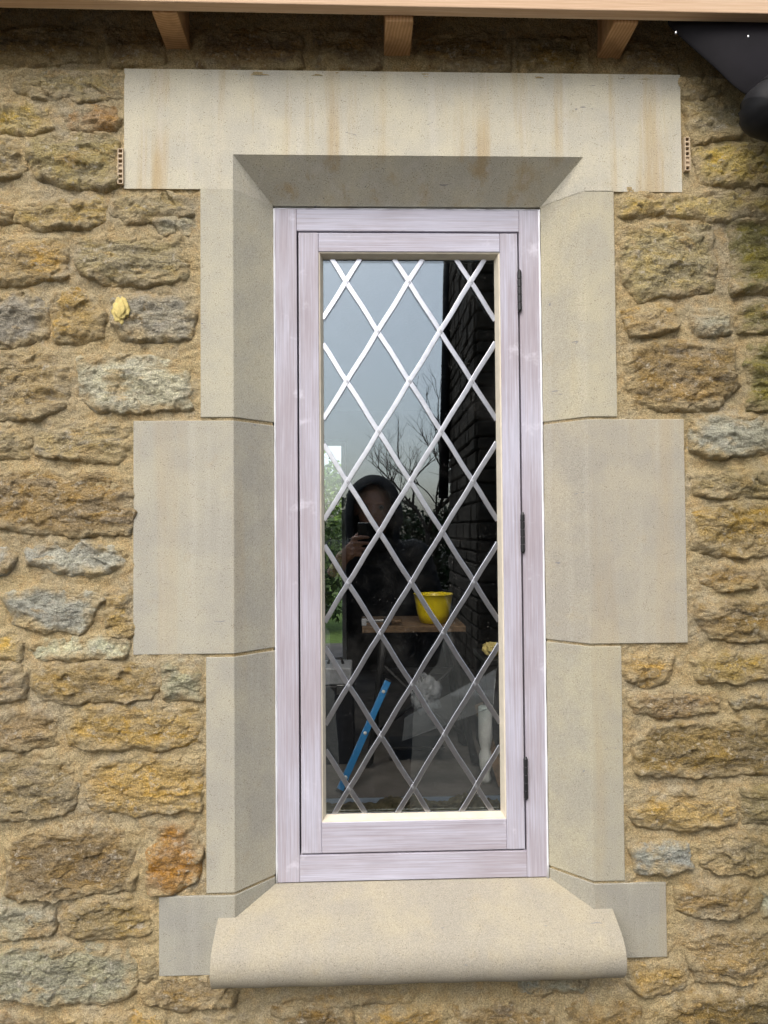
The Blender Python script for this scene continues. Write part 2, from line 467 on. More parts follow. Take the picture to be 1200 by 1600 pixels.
M = dict(mortar=m_mortar(), stone=m_stone(), ashlar=m_ashlar(), pv=m_primer('vertical'), ph=m_primer('horizontal'),
         pine=m_pine(), rafter=m_rafter(), lead=m_lead(), glass=m_glass(),
         putty=m_plain('cream_putty', (0.62, 0.56, 0.45), 0.7, 0.3, var=0.06),
         white=m_plain('white_sealant', (0.78, 0.80, 0.84), 0.5, 0.4, var=0.05),
         black=m_plain('black_metal', (0.012, 0.012, 0.013), 0.45, 0.5, var=0.3),
         blackpl=m_plain('black_plastic', (0.010, 0.010, 0.011), 0.6, 0.18, var=0.3, scale=20),
         membrane=m_plain('black_membrane', (0.007, 0.006, 0.008), 0.6, 0.14, var=0.35, scale=12),
         vent=m_plain('beige_plastic', (0.50, 0.39, 0.26), 0.6, 0.4, var=0.08),
         hole=m_plain('vent_cell_shade', (0.02, 0.018, 0.016), 0.9, 0.1),
         foam=m_plain('yellow_foam', (0.68, 0.55, 0.21), 0.9, 0.15, var=0.16, scale=90, bump=0.004),
         tanfoam=m_plain('tan_fibre', (0.46, 0.34, 0.16), 0.95, 0.1, var=0.35, scale=60, bump=0.005),
         screw=m_plain('zinc_screw', (0.75, 0.75, 0.75), 0.3, 0.5, 1.0),
         deck=m_plain('roof_felt', (0.05, 0.045, 0.04), 0.9, 0.2),
         ground=m_plain('gravel_ground', (0.10, 0.09, 0.075), 0.95, 0.2, var=0.35, scale=30, bump=0.01),
         lawn=m_plain('lawn_turf', (0.075, 0.12, 0.03), 0.95, 0.1, var=0.4, scale=18, bump=0.01),
         conc=m_plain('concrete_floor', (0.11, 0.10, 0.088), 0.85, 0.25, var=0.25, scale=6, bump=0.002),
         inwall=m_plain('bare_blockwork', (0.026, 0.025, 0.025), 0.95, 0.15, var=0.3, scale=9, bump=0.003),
         wpaint=m_plain('white_paint', (0.72, 0.74, 0.70), 0.5, 0.4, var=0.06),
         wood=m_plain('worn_wood', (0.13, 0.082, 0.045), 0.7, 0.3, var=0.35, scale=30),
         iron=m_plain('cast_iron', (0.012, 0.012, 0.012), 0.6, 0.4),
         yellow=m_plain('yellow_plastic', (0.78, 0.60, 0.015), 0.35, 0.5, var=0.03),
         blue=m_plain('blue_paint', (0.02, 0.20, 0.46), 0.4, 0.5, var=0.06),
         steel=m_plain('dull_steel', (0.45, 0.45, 0.44), 0.4, 0.5, 1.0),
         case=m_plain('grey_case', (0.30, 0.31, 0.32), 0.5, 0.4),
         cloth=m_plain('dark_fabric', (0.018, 0.019, 0.022), 0.85, 0.2, var=0.3, bump=0.001),
         jeans=m_plain('dark_trousers', (0.02, 0.024, 0.034), 0.9, 0.2, bump=0.001),
         skin=m_plain('skin', (0.50, 0.27, 0.19), 0.55, 0.35, var=0.1),
         hair=m_plain('dark_hair', (0.03, 0.02, 0.015), 0.6, 0.3),
         eyew=m_plain('eye_white', (0.25, 0.22, 0.20), 0.4, 0.4),
         solder=m_plain('dull_solder', (0.42, 0.43, 0.46), 0.5, 0.5, 1.0, var=0.1),
         phone=m_plain('black_phone', (0.008, 0.008, 0.010), 0.2, 0.5),
         farstone=m_plain('weathered_stone', (0.055, 0.042, 0.030), 0.95, 0.15, var=0.4, scale=7, bump=0.01),
         slate=m_plain('blue_slate', (0.05, 0.055, 0.065), 0.5, 0.4, var=0.3, scale=9),
         bark=m_plain('bark', (0.07, 0.055, 0.042), 0.95, 0.1, var=0.3, bump=0.004),
         leafd=m_leaf('hedge_leaf', (0.022, 0.042, 0.014), (0.05, 0.085, 0.022)),
         leafb=m_leaf('bush_leaf', (0.07, 0.13, 0.02), (0.14, 0.22, 0.045)),
         sheet=m_clear('clear_sheet', 1.5, (0.90, 0.93, 0.93), 0.03, 0.05),
         bag=m_clear('clear_bag', 1.5, (0.85, 0.87, 0.9), 0.15, 0.22))

# ------------------------------------------------------------------ the ground
def sheet(name, x0, x1, y0, y1, z, m, parent=None, kind='structure'):
    me = mesh_np(name, [(x0,y0,z),(x1,y0,z),(x1,y1,z),(x0,y1,z)], [(0,1,2,3)])
    o = link(name, me, m, parent)
    if kind: o['kind'] = kind
    return o
sheet('ground', -150, 150, -150, 150, 0.0, M['ground'])

# ------------------------------------------------------------------ the stone wall
XL, XR, ZT, ZB = -0.16158, 0.33473, 1.5+0.59944, 1.5-0.63469   # opening at the frame
C = 0.062                                                       # depth and width of the splay
WX0, WX1, WZ0, WZ1 = -0.86, 0.92, 0.0, 2.44
wall = empty('house_wall', (0, 0.1, 0), 'rubble stone house wall with pale dressed window surround and sandy mortar', 'wall')

def build_mortar(x0=WX0, x1=WX1, s=0.0030):
    xs = np.arange(x0, x1+s*.5, s); zs = np.arange(0.50, WZ1+s, s)
    X, Z = np.meshgrid(xs, zs)
    y = 0.0035 - 0.0055*fbm(X*11, Z*13, 4) - 0.0032*fbm(X*60, Z*60, 3, 0.6) - 0.0012*perlin(X*230, Z*230)
    # ragged bed of mortar that stands proud over the lintel, set back higher up
    up_ = np.clip((Z-2.305)/0.02, 0, 1)
    y = y + 0.02*up_*up_*(3-2*up_)
    ledge = np.exp(-((Z-2.302-0.006*fbm(X*9, Z*0, 3))/0.010)**2)
    y = y - 0.010*ledge*(0.6+0.8*fbm(X*30, Z*30, 3))
    for pts in STONE_OUT:
        zs2 = [p[1] for p in pts]; xs2 = [p[0] for p in pts]
        i0, i1 = np.searchsorted(xs, (min(xs2)-.012, max(xs2)+.012)); j0, j1 = np.searchsorted(zs, (min(zs2)-.02, max(zs2)+.012))
        if i1-i0 < 2 or j1-j0 < 2: continue
        xx, zz = X[j0:j1, i0:i1], Z[j0:j1, i0:i1]
        d = poly_sd(xx, zz, pts)
        up2 = poly_sd(xx, zz+0.010, pts)          # just below the stone
        gate = np.clip(fbm(xx*14, zz*14+4, 3)*2.6+0.15, 0, 1)
        under = np.clip(1-np.abs(d+.001)/.008, 0, 1)*(up2 > d)*gate
        y[j0:j1, i0:i1] += 0.0085*under
        smear = np.clip(1-np.abs(d)/.010, 0, 1)*(up2 <= d)*np.clip(0.5-1.5*fbm(xx*18+9, zz*18, 3), 0, 1)
        y[j0:j1, i0:i1] -= 0.0045*smear
    for (a, b, c, d_) in DRESSED:
        e = np.maximum(np.maximum(a-X, X-b), np.maximum(c-Z, Z-d_))+.004     # distance outside the block
        k = np.clip(1-np.abs(e-.001)/.011, 0, 1)
        edge = 0.0013-0.0016*fbm(X*20+3, Z*20, 4)*1.5-0.0006*perlin(X*160, Z*160)
        y = y*(1-k)+edge*k
    V = np.stack([X, y, Z], -1).reshape(-1, 3)
    ny, nx = X.shape
    idx = np.arange(ny*nx).reshape(ny, nx)
    F = np.stack([idx[:-1, :-1], idx[:-1, 1:], idx[1:, 1:], idx[1:, :-1]], -1).reshape(-1, 4)
    cx = V[F].mean(1)
    inside = (cx[:, 0] > XL-C-0.02) & (cx[:, 0] < XR+C+0.02) & (cx[:, 2] > 0.775) & (cx[:, 2] < ZT+C+0.02)
    for (a, b, c, d) in DRESSED:
        inside |= (cx[:, 0] > a+.006) & (cx[:, 0] < b-.006) & (cx[:, 2] > c+.006) & (cx[:, 2] < d-.006)
    F = F[~inside]
    o = link('mortar', mesh_np('mortar', V, F), M['mortar'], wall, True)
    return o
# lower part of the wall below the picture
box('wall_footing', -2.2, 2.2, 0.004, 0.10, 0.0, 0.502, M['mortar'], wall)

TONES = {'o': (0.495, 0.355, 0.140), 'b': (0.373, 0.273, 0.125), 'd': (0.301, 0.216, 0.100), 'g': (0.436, 0.407, 0.300),
         'w': (0.582, 0.561, 0.440), 'r': (0.485, 0.283, 0.100), 'm': (0.427, 0.345, 0.185), 'y': (0.543, 0.412, 0.150),
         'l': (0.291, 0.252, 0.080), 's': (0.446, 0.448, 0.375)}
# outlines of the stones one can tell apart: (tone, proudness in mm, outline)
ST = [
 ('m', 9, [(20,118),(60,103),(130,98),(185,105),(190,150),(120,158),(70,150),(25,140)]),
 ('r', 10, [(98,172),(150,168),(175,170),(190,185),(180,198),(140,203),(105,198)]),
 ('y', 8, [(-25,166),(40,163),(74,172),(80,196),(50,206),(-25,205)]),
 ('m', 16, [(45,222),(90,208),(150,205),(183,222),(183,280),(165,293),(110,290),(60,275),(46,245)]),
 ('m', 9, [(-25,218),(20,216),(36,235),(36,262),(10,276),(-25,276)]),
 ('o', 10, [(-25,312),(10,312),(20,325),(16,344),(-25,348)]),
 ('y', 15, [(20,322),(90,312),(150,308),(168,320),(165,340),(130,354),(70,356),(25,342)]),
 ('m', 11, [(175,310),(230,303),(290,308),(297,330),(280,337),(200,348),(178,332)]),
 ('g', 9, [(245,342),(290,338),(299,350),(292,364),(250,362)]),
 ('o', 15, [(-25,378),(30,372),(92,372),(102,400),(102,430),(60,439),(-25,442)]),
 ('m', 17, [(120,374),(200,367),(280,375),(290,400),(287,435),(230,444),(165,440),(130,425),(121,398)]),
 ('g', 13, [(-25,460),(45,460),(72,482),(70,526),(40,536),(-25,536)]),
 ('o', 13, [(82,462),(120,455),(150,470),(160,500),(158,525),(130,532),(88,532)]),
 ('g', 14, [(177,468),(230,458),(295,462),(302,490),(295,525),(240,530),(190,525),(178,500)]),
 ('m', 15, [(-25,552),(50,548),(98,560),(103,600),(98,635),(60,651),(-25,654)]),
 ('w', 17, [(122,562),(180,555),(270,565),(293,580),(296,637),(220,641),(150,640),(125,615)]),
 ('m', 12, [(-25,665),(30,665),(45,690),(40,710),(-25,715)]),
 ('m', 13, [(57,674),(100,663),(170,662),(203,672),(203,705),(180,719),(120,716),(58,708)]),
 ('b', 17, [(-25,738),(60,735),(150,738),(203,750),(206,800),(200,833),(130,837),(50,829),(-25,822)]),
 ('s', 13, [(42,862),(80,850),(150,848),(195,860),(194,885),(150,896),(80,892),(48,880)]),
 ('s', 9, [(-25,856),(5,856),(15,872),(8,894),(-25,897)]),
 ('s', 13, [(8,934),(60,918),(115,920),(158,937),(142,962),(130,983),(70,986),(20,972)]),
 ('o', 10, [(166,926),(203,920),(205,990),(172,994)]),
 ('w', 12, [(45,1008),(100,1001),(160,994),(195,1005),(193,1025),(120,1029),(55,1027)]),
 ('y', 9, [(-25,992),(20,990),(34,1004),(28,1026),(-25,1030)]),
 ('b', 16, [(48,1047),(100,1038),(180,1036),(245,1042),(247,1075),(235,1090),(120,1096),(60,1089),(48,1067)]),
 ('g', 8, [(255,1034),(308,1033),(311,1088),(260,1092)]),
 ('m', 13, [(-25,1036),(28,1037),(38,1052),(35,1092),(-25,1098)]),
 ('o', 15, [(104,1114),(160,1105),(250,1103),(308,1108),(311,1158),(250,1168),(150,1171),(110,1160)]),
 ('b', 13, [(-25,1117),(60,1111),(85,1125),(85,1160),(40,1167),(-25,1172)]),
 ('o', 16, [(137,1212),(160,1190),(230,1185),(308,1185),(312,1240),(308,1263),(200,1269),(145,1266),(137,1240)]),
 ('m', 15, [(-25,1185),(60,1178),(105,1190),(118,1230),(112,1262),(50,1278),(-25,1281)]),
 ('d', 18, [(12,1322),(60,1300),(130,1290),(190,1300),(205,1340),(205,1386),(110,1397),(14,1397)]),
 ('r', 15, [(235,1330),(255,1290),(300,1285),(309,1330),(308,1372),(270,1396),(235,1392),(230,1360)]),
 ('g', 13, [(-25,1405),(50,1402),(80,1415),(83,1450),(40,1467),(-25,1471)]),
 ('b', 14, [(95,1420),(130,1401),(200,1402),(232,1420),(232,1455),(170,1468),(100,1463)]),
 ('g', 18, [(-25,1480),(60,1472),(180,1485),(210,1510),(213,1550),(160,1569),(90,1566),(30,1555),(-25,1561)]),
 ('b', 12, [(225,1548),(250,1531),(320,1530),(372,1548),(362,1566),(280,1578),(230,1569)]),
 ('m', 8, [(220,1492),(243,1490),(245,1526),(224,1530)]),
 ('d', 12, [(-25,1592),(60,1588),(86,1605),(80,1650),(-25,1650)]),
 ('o', 12, [(104,1592),(180,1585),(252,1593),(250,1650),(104,1650)]),
 ('m', 10, [(280,1594),(360,1588),(412,1600),(410,1650),(280,1650)]),
 ('d', 10, [(430,1580),(500,1572),(548,1580),(548,1650),(430,1650)]),
 ('o', 11, [(566,1576),(640,1570),(696,1582),(696,1650),(566,1650)]),
 ('d', 11, [(714,1580),(780,1570),(862,1578),(866,1650),(714,1650)]),
 ('s', 10, [(815,1532),(870,1528),(912,1534),(908,1548),(850,1551),(818,1546)]),
 ('o', 8, [(420,1556),(520,1553),(640,1556),(640,1564),(520,1566),(420,1564)]),
 # under the eaves: dark tones carry the shade of the overhang
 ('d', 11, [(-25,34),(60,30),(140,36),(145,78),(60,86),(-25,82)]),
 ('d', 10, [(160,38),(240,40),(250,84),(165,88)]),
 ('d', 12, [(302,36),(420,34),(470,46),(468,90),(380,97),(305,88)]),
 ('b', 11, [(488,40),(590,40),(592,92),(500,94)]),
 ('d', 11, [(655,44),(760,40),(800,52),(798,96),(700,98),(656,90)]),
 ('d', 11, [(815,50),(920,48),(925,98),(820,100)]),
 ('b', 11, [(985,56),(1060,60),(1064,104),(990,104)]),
 # right of the window
 ('m', 8, [(1070,122),(1100,112),(1128,124),(1126,144),(1090,150),(1070,146)]),
 ('m', 12, [(1077,168),(1110,153),(1150,160),(1162,190),(1152,214),(1090,222),(1078,198)]),
 ('b', 9, [(1176,166),(1230,150),(1230,215),(1180,214)]),
 ('y', 12, [(1087,230),(1120,222),(1180,225),(1230,230),(1230,283),(1150,289),(1095,284)]),
 ('y', 9, [(970,310),(1000,304),(1035,308),(1040,328),(1000,337),(970,331)]),
 ('y', 10, [(1047,310),(1110,301),(1230,305),(1230,336),(1100,339),(1048,330)]),
 ('m', 18, [(978,357),(1010,348),(1080,350),(1112,357),(1115,400),(1112,450),(1060,459),(1000,466),(978,440),(974,400)]),
 ('l', 13, [(1146,348),(1230,342),(1230,452),(1150,456),(1144,400)]),
 ('o', 12, [(975,487),(1010,476),(1050,479),(1055,506),(1030,521),(990,519)]),
 ('g', 11, [(1080,492),(1110,484),(1140,489),(1141,518),(1090,523)]),
 ('l', 11, [(1152,472),(1230,468),(1230,518),(1156,521)]),
 ('b', 18, [(983,547),(1010,536),(1060,531),(1090,540),(1145,546),(1151,600),(1120,636),(1050,638),(990,631),(980,590)]),
 ('l', 13, [(1170,534),(1230,530),(1230,640),(1172,638)]),
 ('s', 14, [(1083,657),(1130,650),(1190,652),(1230,660),(1230,692),(1190,706),(1130,713),(1085,702)]),
 ('m', 12, [(1083,742),(1130,735),(1230,738),(1230,769),(1150,776),(1090,771)]),
 ('o', 14, [(1085,802),(1120,791),(1230,786),(1230,863),(1120,866),(1085,856)]),
 ('o', 11, [(1090,890),(1140,882),(1180,890),(1182,912),(1130,922),(1095,907)]),
 ('m', 9, [(1194,884),(1230,880),(1230,920),(1196,918)]),
 ('b', 14, [(1090,947),(1140,938),(1230,945),(1230,996),(1170,1001),(1110,993),(1092,972)]),
 ('o', 11, [(975,1029),(1010,1022),(1050,1026),(1046,1062),(1010,1073),(980,1062)]),
 ('o', 13, [(1082,1032),(1120,1023),(1230,1022),(1230,1058),(1150,1065),(1090,1061)]),
 ('b', 11, [(988,1090),(1050,1080),(1118,1085),(1118,1106),(1050,1119),(992,1113)]),
 ('s', 9, [(1142,1090),(1170,1082),(1230,1085),(1230,1101),(1150,1103)]),
 ('d', 18, [(993,1162),(1020,1136),(1100,1130),(1160,1125),(1230,1120),(1230,1201),(1150,1209),(1050,1213),(1000,1206)]),
 ('o', 14, [(988,1267),(1010,1241),(1080,1233),(1150,1238),(1151,1285),(1060,1296),(1000,1291)]),
 ('m', 11, [(1163,1230),(1230,1226),(1230,1286),(1166,1285)]),
 ('s', 13, [(990,1326),(1030,1318),(1075,1320),(1078,1350),(1040,1361),(993,1359)]),
 ('m', 15, [(1090,1317),(1130,1304),(1180,1309),(1230,1316),(1230,1361),(1150,1363),(1100,1351)]),
 ('b', 14, [(1058,1392),(1090,1381),(1170,1382),(1190,1400),(1185,1425),(1100,1431),(1062,1421)]),
 ('s', 9, [(1196,1384),(1230,1380),(1230,1430),(1198,1428)]),
 ('b', 17, [(1075,1462),(1120,1456),(1230,1456),(1230,1521),(1150,1533),(1090,1531),(1074,1492)]),
 ('o', 11, [(984,1512),(1040,1504),(1075,1511),(1071,1545),(1000,1551),(984,1537)]),
 ('d', 15, [(1025,1582),(1060,1558),(1120,1552),(1230,1547),(1230,1650),(1025,1650)]),
 ('d', 11, [(885,1574),(940,1568),(1000,1576),(1000,1650),(885,1650)]),
]

def poly_sd(X, Z, pts):
    d = np.full(X.shape, 1e9); ins = np.zeros(X.shape, bool)
    n = len(pts)
    for i in range(n):
        ax, az = pts[i]; bx, bz = pts[(i+1) % n]
        ex, ez = bx-ax, bz-az
        t = np.clip(((X-ax)*ex + (Z-az)*ez)/(ex*ex+ez*ez), 0, 1)
        d = np.minimum(d, np.hypot(X-ax-t*ex, Z-az-t*ez))
        cond = ((az > Z) != (bz > Z))
        xi = ax + (Z-az)*ex/(ez if abs(ez) > 1e-9 else 1e-9)
        ins ^= cond & (X < xi)
    return np.where(ins, d, -d)

STONE_OUT = []
def build_stone(i, tone, proud, poly, world=False, s=0.0022):
    rs = np.random.RandomState(100+i)
    pts = []
    for (px, py) in poly:
        q = Vector((px, 0, py)) if world else P(px, py, 0.0)
        pts.append((q.x, q.z))
    STONE_OUT.append(pts)
    xs_ = [p[0] for p in pts]; zs_ = [p[1] for p in pts]
    pad = 0.012
    X, Z = np.meshgrid(np.arange(min(xs_)-pad, max(xs_)+pad, s), np.arange(min(zs_)-pad, max(zs_)+pad, s))
    ox, oz = rs.uniform(0, 200, 2)
    d = poly_sd(X, Z, pts)
    dn = d + 0.0078 + 0.0075*fbm(X*24+ox, Z*24+oz, 4, 0.6)
    w_, h_ = max(xs_)-min(xs_), max(zs_)-min(zs_)
    cx, cz = sum(xs_)/len(xs_), sum(zs_)/len(zs_)
    pr = proud/1000.0*0.82
    # broken, hammered face: the lower hull of a few tilted planes
    face = np.full(X.shape, pr*1.25)
    for k in range(9):
        a = rs.uniform(0, 2*np.pi); sl = rs.uniform(0.05, 0.36)
        px0 = cx + rs.uniform(-0.32, 0.32)*w_; pz0 = cz + rs.uniform(-0.32, 0.32)*h_
        wob = 0.0035*fbm(X*20+ox+k*7, Z*20+oz, 3)
        face = np.minimum(face, pr*rs.uniform(0.85, 1.25) + sl*((X-px0)*np.cos(a)*0.7 + (Z-pz0)*np.sin(a)) + wob)
    face = np.maximum(face, pr*0.18)
    # ledges of the bedding, slightly wandering
    zz = Z*42 + 1.6*fbm(X*7+ox, Z*7+oz, 3) + oz
    st = np.abs(((zz*0.55) % 1.0)-0.5)*2
    led = np.clip((st-0.35)/0.3, 0, 1)
    face = face + (led-0.5)*0.0045*np.clip(fbm(X*9+oz, Z*9+ox, 2)+0.45, 0, 1)
    rough = 0.0042*fbm(X*16+ox, Z*20+oz, 2) + 0.0026*ridged(X*20+ox, Z*30+oz, 4) + 0.0034*fbm(X*70+oz, Z*95+ox, 3, 0.65) + 0.0016*perlin(X*200, Z*220)
    face = face + rough*0.8
    face = face + pr*0.28*np.clip((cz-Z)/max(h_, .03), -.5, .5)
    sharp = np.clip(0.45+1.8*fbm(X*13+oz, Z*13+ox, 2), 0, 1)
    K = max(8, int(w_*h_/(0.019**2)))
    sx_, sz_ = rs.uniform(min(xs_), max(xs_), K), rs.uniform(min(zs_), max(zs_), K)
    wx = X + 0.010*fbm(X*35+ox, Z*35+oz, 3); wz = Z + 0.008*fbm(X*35+oz, Z*35+ox+7, 3)
    best = np.full(X.shape, 1e9); fac = np.zeros(X.shape)
    for k in range(K):
        dd = ((wx-sx_[k])*0.62)**2 + (wz-sz_[k])**2
        g1, g2, a0 = rs.normal(0, .075), rs.normal(0.02, .11), rs.normal(0, .0009)
        m_ = dd < best
        best = np.where(m_, dd, best); fac = np.where(m_, a0+g1*(wx-sx_[k])+g2*(wz-sz_[k]), fac)
    face = face + np.clip(fac, -.006, .006)
    rw = np.where(poly_sd(X, Z-0.006, pts) < d, 0.0040+0.016*(1-sharp), 0.008 + 0.012*(1-sharp))
    t = np.clip(dn/rw, 0, 1)
    prof = np.sqrt(np.clip(1-(1-t)**2, 0, 1))
    # the soft top edge carries mortar, the lower edge overhangs and throws a small shade
    hgt = -0.008 + (face+0.008)*prof
    Y = -hgt + 0.0015
    up_ = np.clip((Z-2.305)/0.02, 0, 1)
    Y = Y + 0.02*up_*up_*(3-2*up_)
    V = np.stack([X, Y, Z], -1).reshape(-1, 3)
    ny, nx = X.shape
    idx = np.arange(ny*nx).reshape(ny, nx)
    F = np.stack([idx[:-1, :-1], idx[:-1, 1:], idx[1:, 1:], idx[1:, :-1]], -1).reshape(-1, 4)
    ok = (dn.ravel()[F] > -0.003).any(1)
    F = F[ok]
    used = np.zeros(len(V), bool); used[F.ravel()] = True
    remap = np.cumsum(used)-1
    rim = np.clip(1.0 - (dn - 0.008 + 0.020*fbm(X*22+oz, Z*22, 3))/0.016, 0, 1).ravel()[used]
    me = mesh_np('stone', V[used], remap[F])
    at = me.attributes.new('rim', 'FLOAT', 'POINT')
    at.data.foreach_set('value', rim.astype(np.float32))
    o = link('stone', me, M['stone'], wall, True)
    b = TONES[tone]; k = rs.uniform(0.88, 1.12)
    o.color = (b[0]*k, b[1]*k*rs.uniform(0.97, 1.03), b[2]*k*rs.uniform(0.88, 1.04), 1)
    return o
for i, (tone, proud, poly) in enumerate(ST):
    build_stone(i, tone, proud, poly)

# the same wall going on to either side of the picture
rr = random.Random(17)
n_ = 300
for (xa_, xb_) in ((-2.18, -0.668), (0.752, 2.18)):
    z = 0.52
    while z < 2.28:
        hh = min(rr.uniform(.055, .125), 2.30-z)
        x = xa_+rr.uniform(0, .05)
        while x < xb_-.06:
            ww = min(rr.uniform(.12, .30), xb_-x)
            if xb_-x-ww < .08: ww = xb_-x
            j = lambda: rr.uniform(-.008, .008)
            build_stone(n_, rr.choice('oobmmdgyswb'), rr.uniform(9, 17),
                        [(x+.01, z+.012), (x+ww*.5, z+.006+j()*.5), (x+ww-.012, z+.012+j()*.5), (x+ww-.006, z+hh*.5), (x+ww-.014, z+hh-.010+j()*.5), (x+ww*.45, z+hh-.006+j()*.5), (x+.014, z+hh-.012), (x+.005, z+hh*.5)], True, 0.0042)
            n_ += 1; x += ww
        z += hh

# dressed stones round the window
DRESSED = []
def tint(o, c, streak=0.25):
    o.color = (*c, streak); return o

def px_x(px, py, y=0.0): return P(px, py, y).x
def px_z(px, py, y=0.0): return P(px, py, y).z

def lintel():
    xa, xb = px_x(194, 200), px_x(1064, 200)
    zt_ = px_z(620, 112)
    DRESSED.append((xa+.004, xb-.004, ZT+.004, zt_-.004))
    bm = bmesh.new()
    vd = {}
    def v(k, p): vd[k] = bm.verts.new(p)
    for k, p in dict(A0=(xa,0,zt_), A1=(xb,0,zt_), B1=(xb,0,ZT), C1=(XR+C,0,ZT), D1=(XR+C,0,ZT+C), D0=(XL-C,0,ZT+C), C0=(XL-C,0,ZT), B0=(xa,0,ZT),
                     E0=(XL,C,ZT), E1=(XR,C,ZT), G0=(XL,.13,ZT), G1=(XR,.13,ZT), H0=(xa,.13,ZT), H1=(xb,.13,ZT), T0=(xa,.13,zt_), T1=(xb,.13,zt_)).items(): v(k, p)
    for f in (('A0','B0','C0','D0'), ('A0','D0','D1','A1'), ('A1','D1','C1','B1'), ('D0','E0','E1','D1'), ('D0','C0','E0'), ('D1','E1','C1'),
              ('B0','H0','G0','E0','C0'), ('B1','C1','E1','G1','H1'), ('E0','G0','G1','E1'), ('H0','T0','T1','H1','G1','G0'),
              ('A0','A1','T1','T0'), ('A0','T0','H0','B0'), ('A1','B1','H1','T1')):
        bm.faces.new([vd[k] for k in f])
    es = [e for e in bm.edges if len(e.link_faces) == 2 and e.calc_face_angle(0) > 0.2]
    bmesh.ops.recalc_face_normals(bm, faces=bm.faces)
    bmesh.ops.bevel(bm, geom=es, offset=0.0012, segments=2, affect='EDGES', profile=0.5)
    o = from_bm('lintel', bm, M['ashlar'], wall)
    tint(o, (0.57, 0.535, 0.42), 0.85)
    o['label'] = 'long pale limestone lintel with ochre water streaks and splayed soffit'
lintel()

def jamb(side, pxo, pyt, pyb, col, clip=False):
    """one dressed block: outer edge pixel, upper and lower joint pixel on the wall face"""
    if side < 0:
        xo, xi, xf = px_x(pxo, (pyt+pyb)/2), XL-C, XL
        zt_, zb_ = px_z(330, pyt), px_z(330, pyb)
        pts = [(xo,0),(xi,0),(xf,C),(xf,.13),(xo,.13)]
    else:
        xo, xi, xf = px_x(pxo, (pyt+pyb)/2), XR+C, XR
        zt_, zb_ = px_z(950, pyt), px_z(950, pyb)
        pts = [(xi,0),(xo,0),(xo,.13),(xf,.13),(xf,C)]
    DRESSED.append((min(xo, xi)+.004, max(xo, xi)-.004, zb_+.004, zt_-.004))
    o = prism('jamb_stone', pts, 'z', zb_, zt_, M['ashlar'], wall, 0.0014)
    return tint(o, col)
LJ = [(313, 294, 652, (0.487, 0.460, 0.358)), (208, 657, 1022, (0.444, 0.420, 0.338)), (322, 1027, 1396, (0.439, 0.415, 0.333)), (248, 1400, 1524, (0.374, 0.361, 0.302))]
RJ = [(962, 297, 651, (0.487, 0.450, 0.333)), (1072, 655, 1006, (0.430, 0.396, 0.312)), (974, 1010, 1377, (0.435, 0.406, 0.307)), (1042, 1381, 1498, (0.374, 0.356, 0.291))]
for a in LJ: jamb(-1, *a)
for a in RJ: jamb(1, *a)
build_mortar()
build_mortar(-2.20, WX0+.0024, 0.006); build_mortar(WX1-.0024, 2.20, 0.006)
# bedding mortar seen in the joints of the surround
r = 0.0022
prism('joint_mortar', [(XL-C-0.03,r),(XL-C-.001,r),(XL-r,C),(XL-r,.128),(XL-C-0.03,.128)], 'z', 0.74, ZT+0.001, M['mortar'], wall)
prism('joint_mortar', [(XR+C+.001,r),(XR+C+0.03,r),(XR+C+0.03,.128),(XR+r,.128),(XR+r,C)], 'z', 0.74, ZT+0.001, M['mortar'], wall)

def sill():
    sx0, sx1 = -0.252, 0.428
    z0 = px_z(650, 1427)              # level where the slope leaves the wall face
    prof = [(0.0, z0), (-0.022, z0-0.0095), (-0.044, z0-0.0195)]
    for k in range(1, 11):            # bullnose
        a = R(64-k*(64+62)/10)
        prof.append((-0.044+0.040*(math.cos(R(64))-math.cos(a)), z0-0.0195-0.040*(math.sin(R(64))-math.sin(a))))
    yb_, zb_ = prof[-1]
    prof += [(yb_+.006, zb_-.0015), (-0.012, zb_-.0010), (0.004, zb_)]
    bm = bmesh.new()
    n = 24
    rings = []
    for k in range(n+1):
        x = sx0 + (sx1-sx0)*k/n
        wob = 0.0007*math.sin(k*1.7)+0.0005*math.sin(k*0.6)
        e = 0.0
        rings.append([bm.verts.new((x, p[0]+(e if p[0] < -0.005 else 0), p[1]+(wob if j else 0)-(e if 0 < j < 6 else 0))) for j, p in enumerate(prof)])
    for a, b in zip(rings, rings[1:]):
        for j in range(len(prof)-1):
            bm.faces.new((a[j], b[j], b[j+1], a[j+1]))
    bm.faces.new(rings[0]); bm.faces.new(rings[-1][::-1])
    # the part between the splayed jambs
    A = [bm.verts.new(p) for p in ((XL-C+.001, 0.0, z0), (XR+C-.001, 0.0, z0), (XR, C, ZB), (XL, C, ZB), (XL, .13, ZB), (XR, .13, ZB), (XR, .13, z0-.08), (XL, .13, z0-.08),
                                   (XL-C+.001, 0.004, z0-.08), (XR+C-.001, 0.004, z0-.08))]
    for f in ((0,1,2,3), (3,2,5,4), (4,5,6,7), (0,3,4,7,8), (1,9,6,5,2)):
        bm.faces.new([A[i] for i in f])
    bmesh.ops.recalc_face_normals(bm, faces=bm.faces)
    bmesh.ops.split_edges(bm, edges=[e for e in bm.edges if len(e.link_faces) == 2 and e.calc_face_angle(0) > 0.9])
    o = from_bm('window_sill', bm, M['ashlar'], wall)
    for p in o.data.polygons:
        p.use_smooth = abs(p.normal.x) < 0.5 and p.center.y < -0.0005
    tint(o, (0.405, 0.365, 0.275), 0.0)
    o['label'] = 'yellowish limestone sill with rounded projecting nose'
sill()

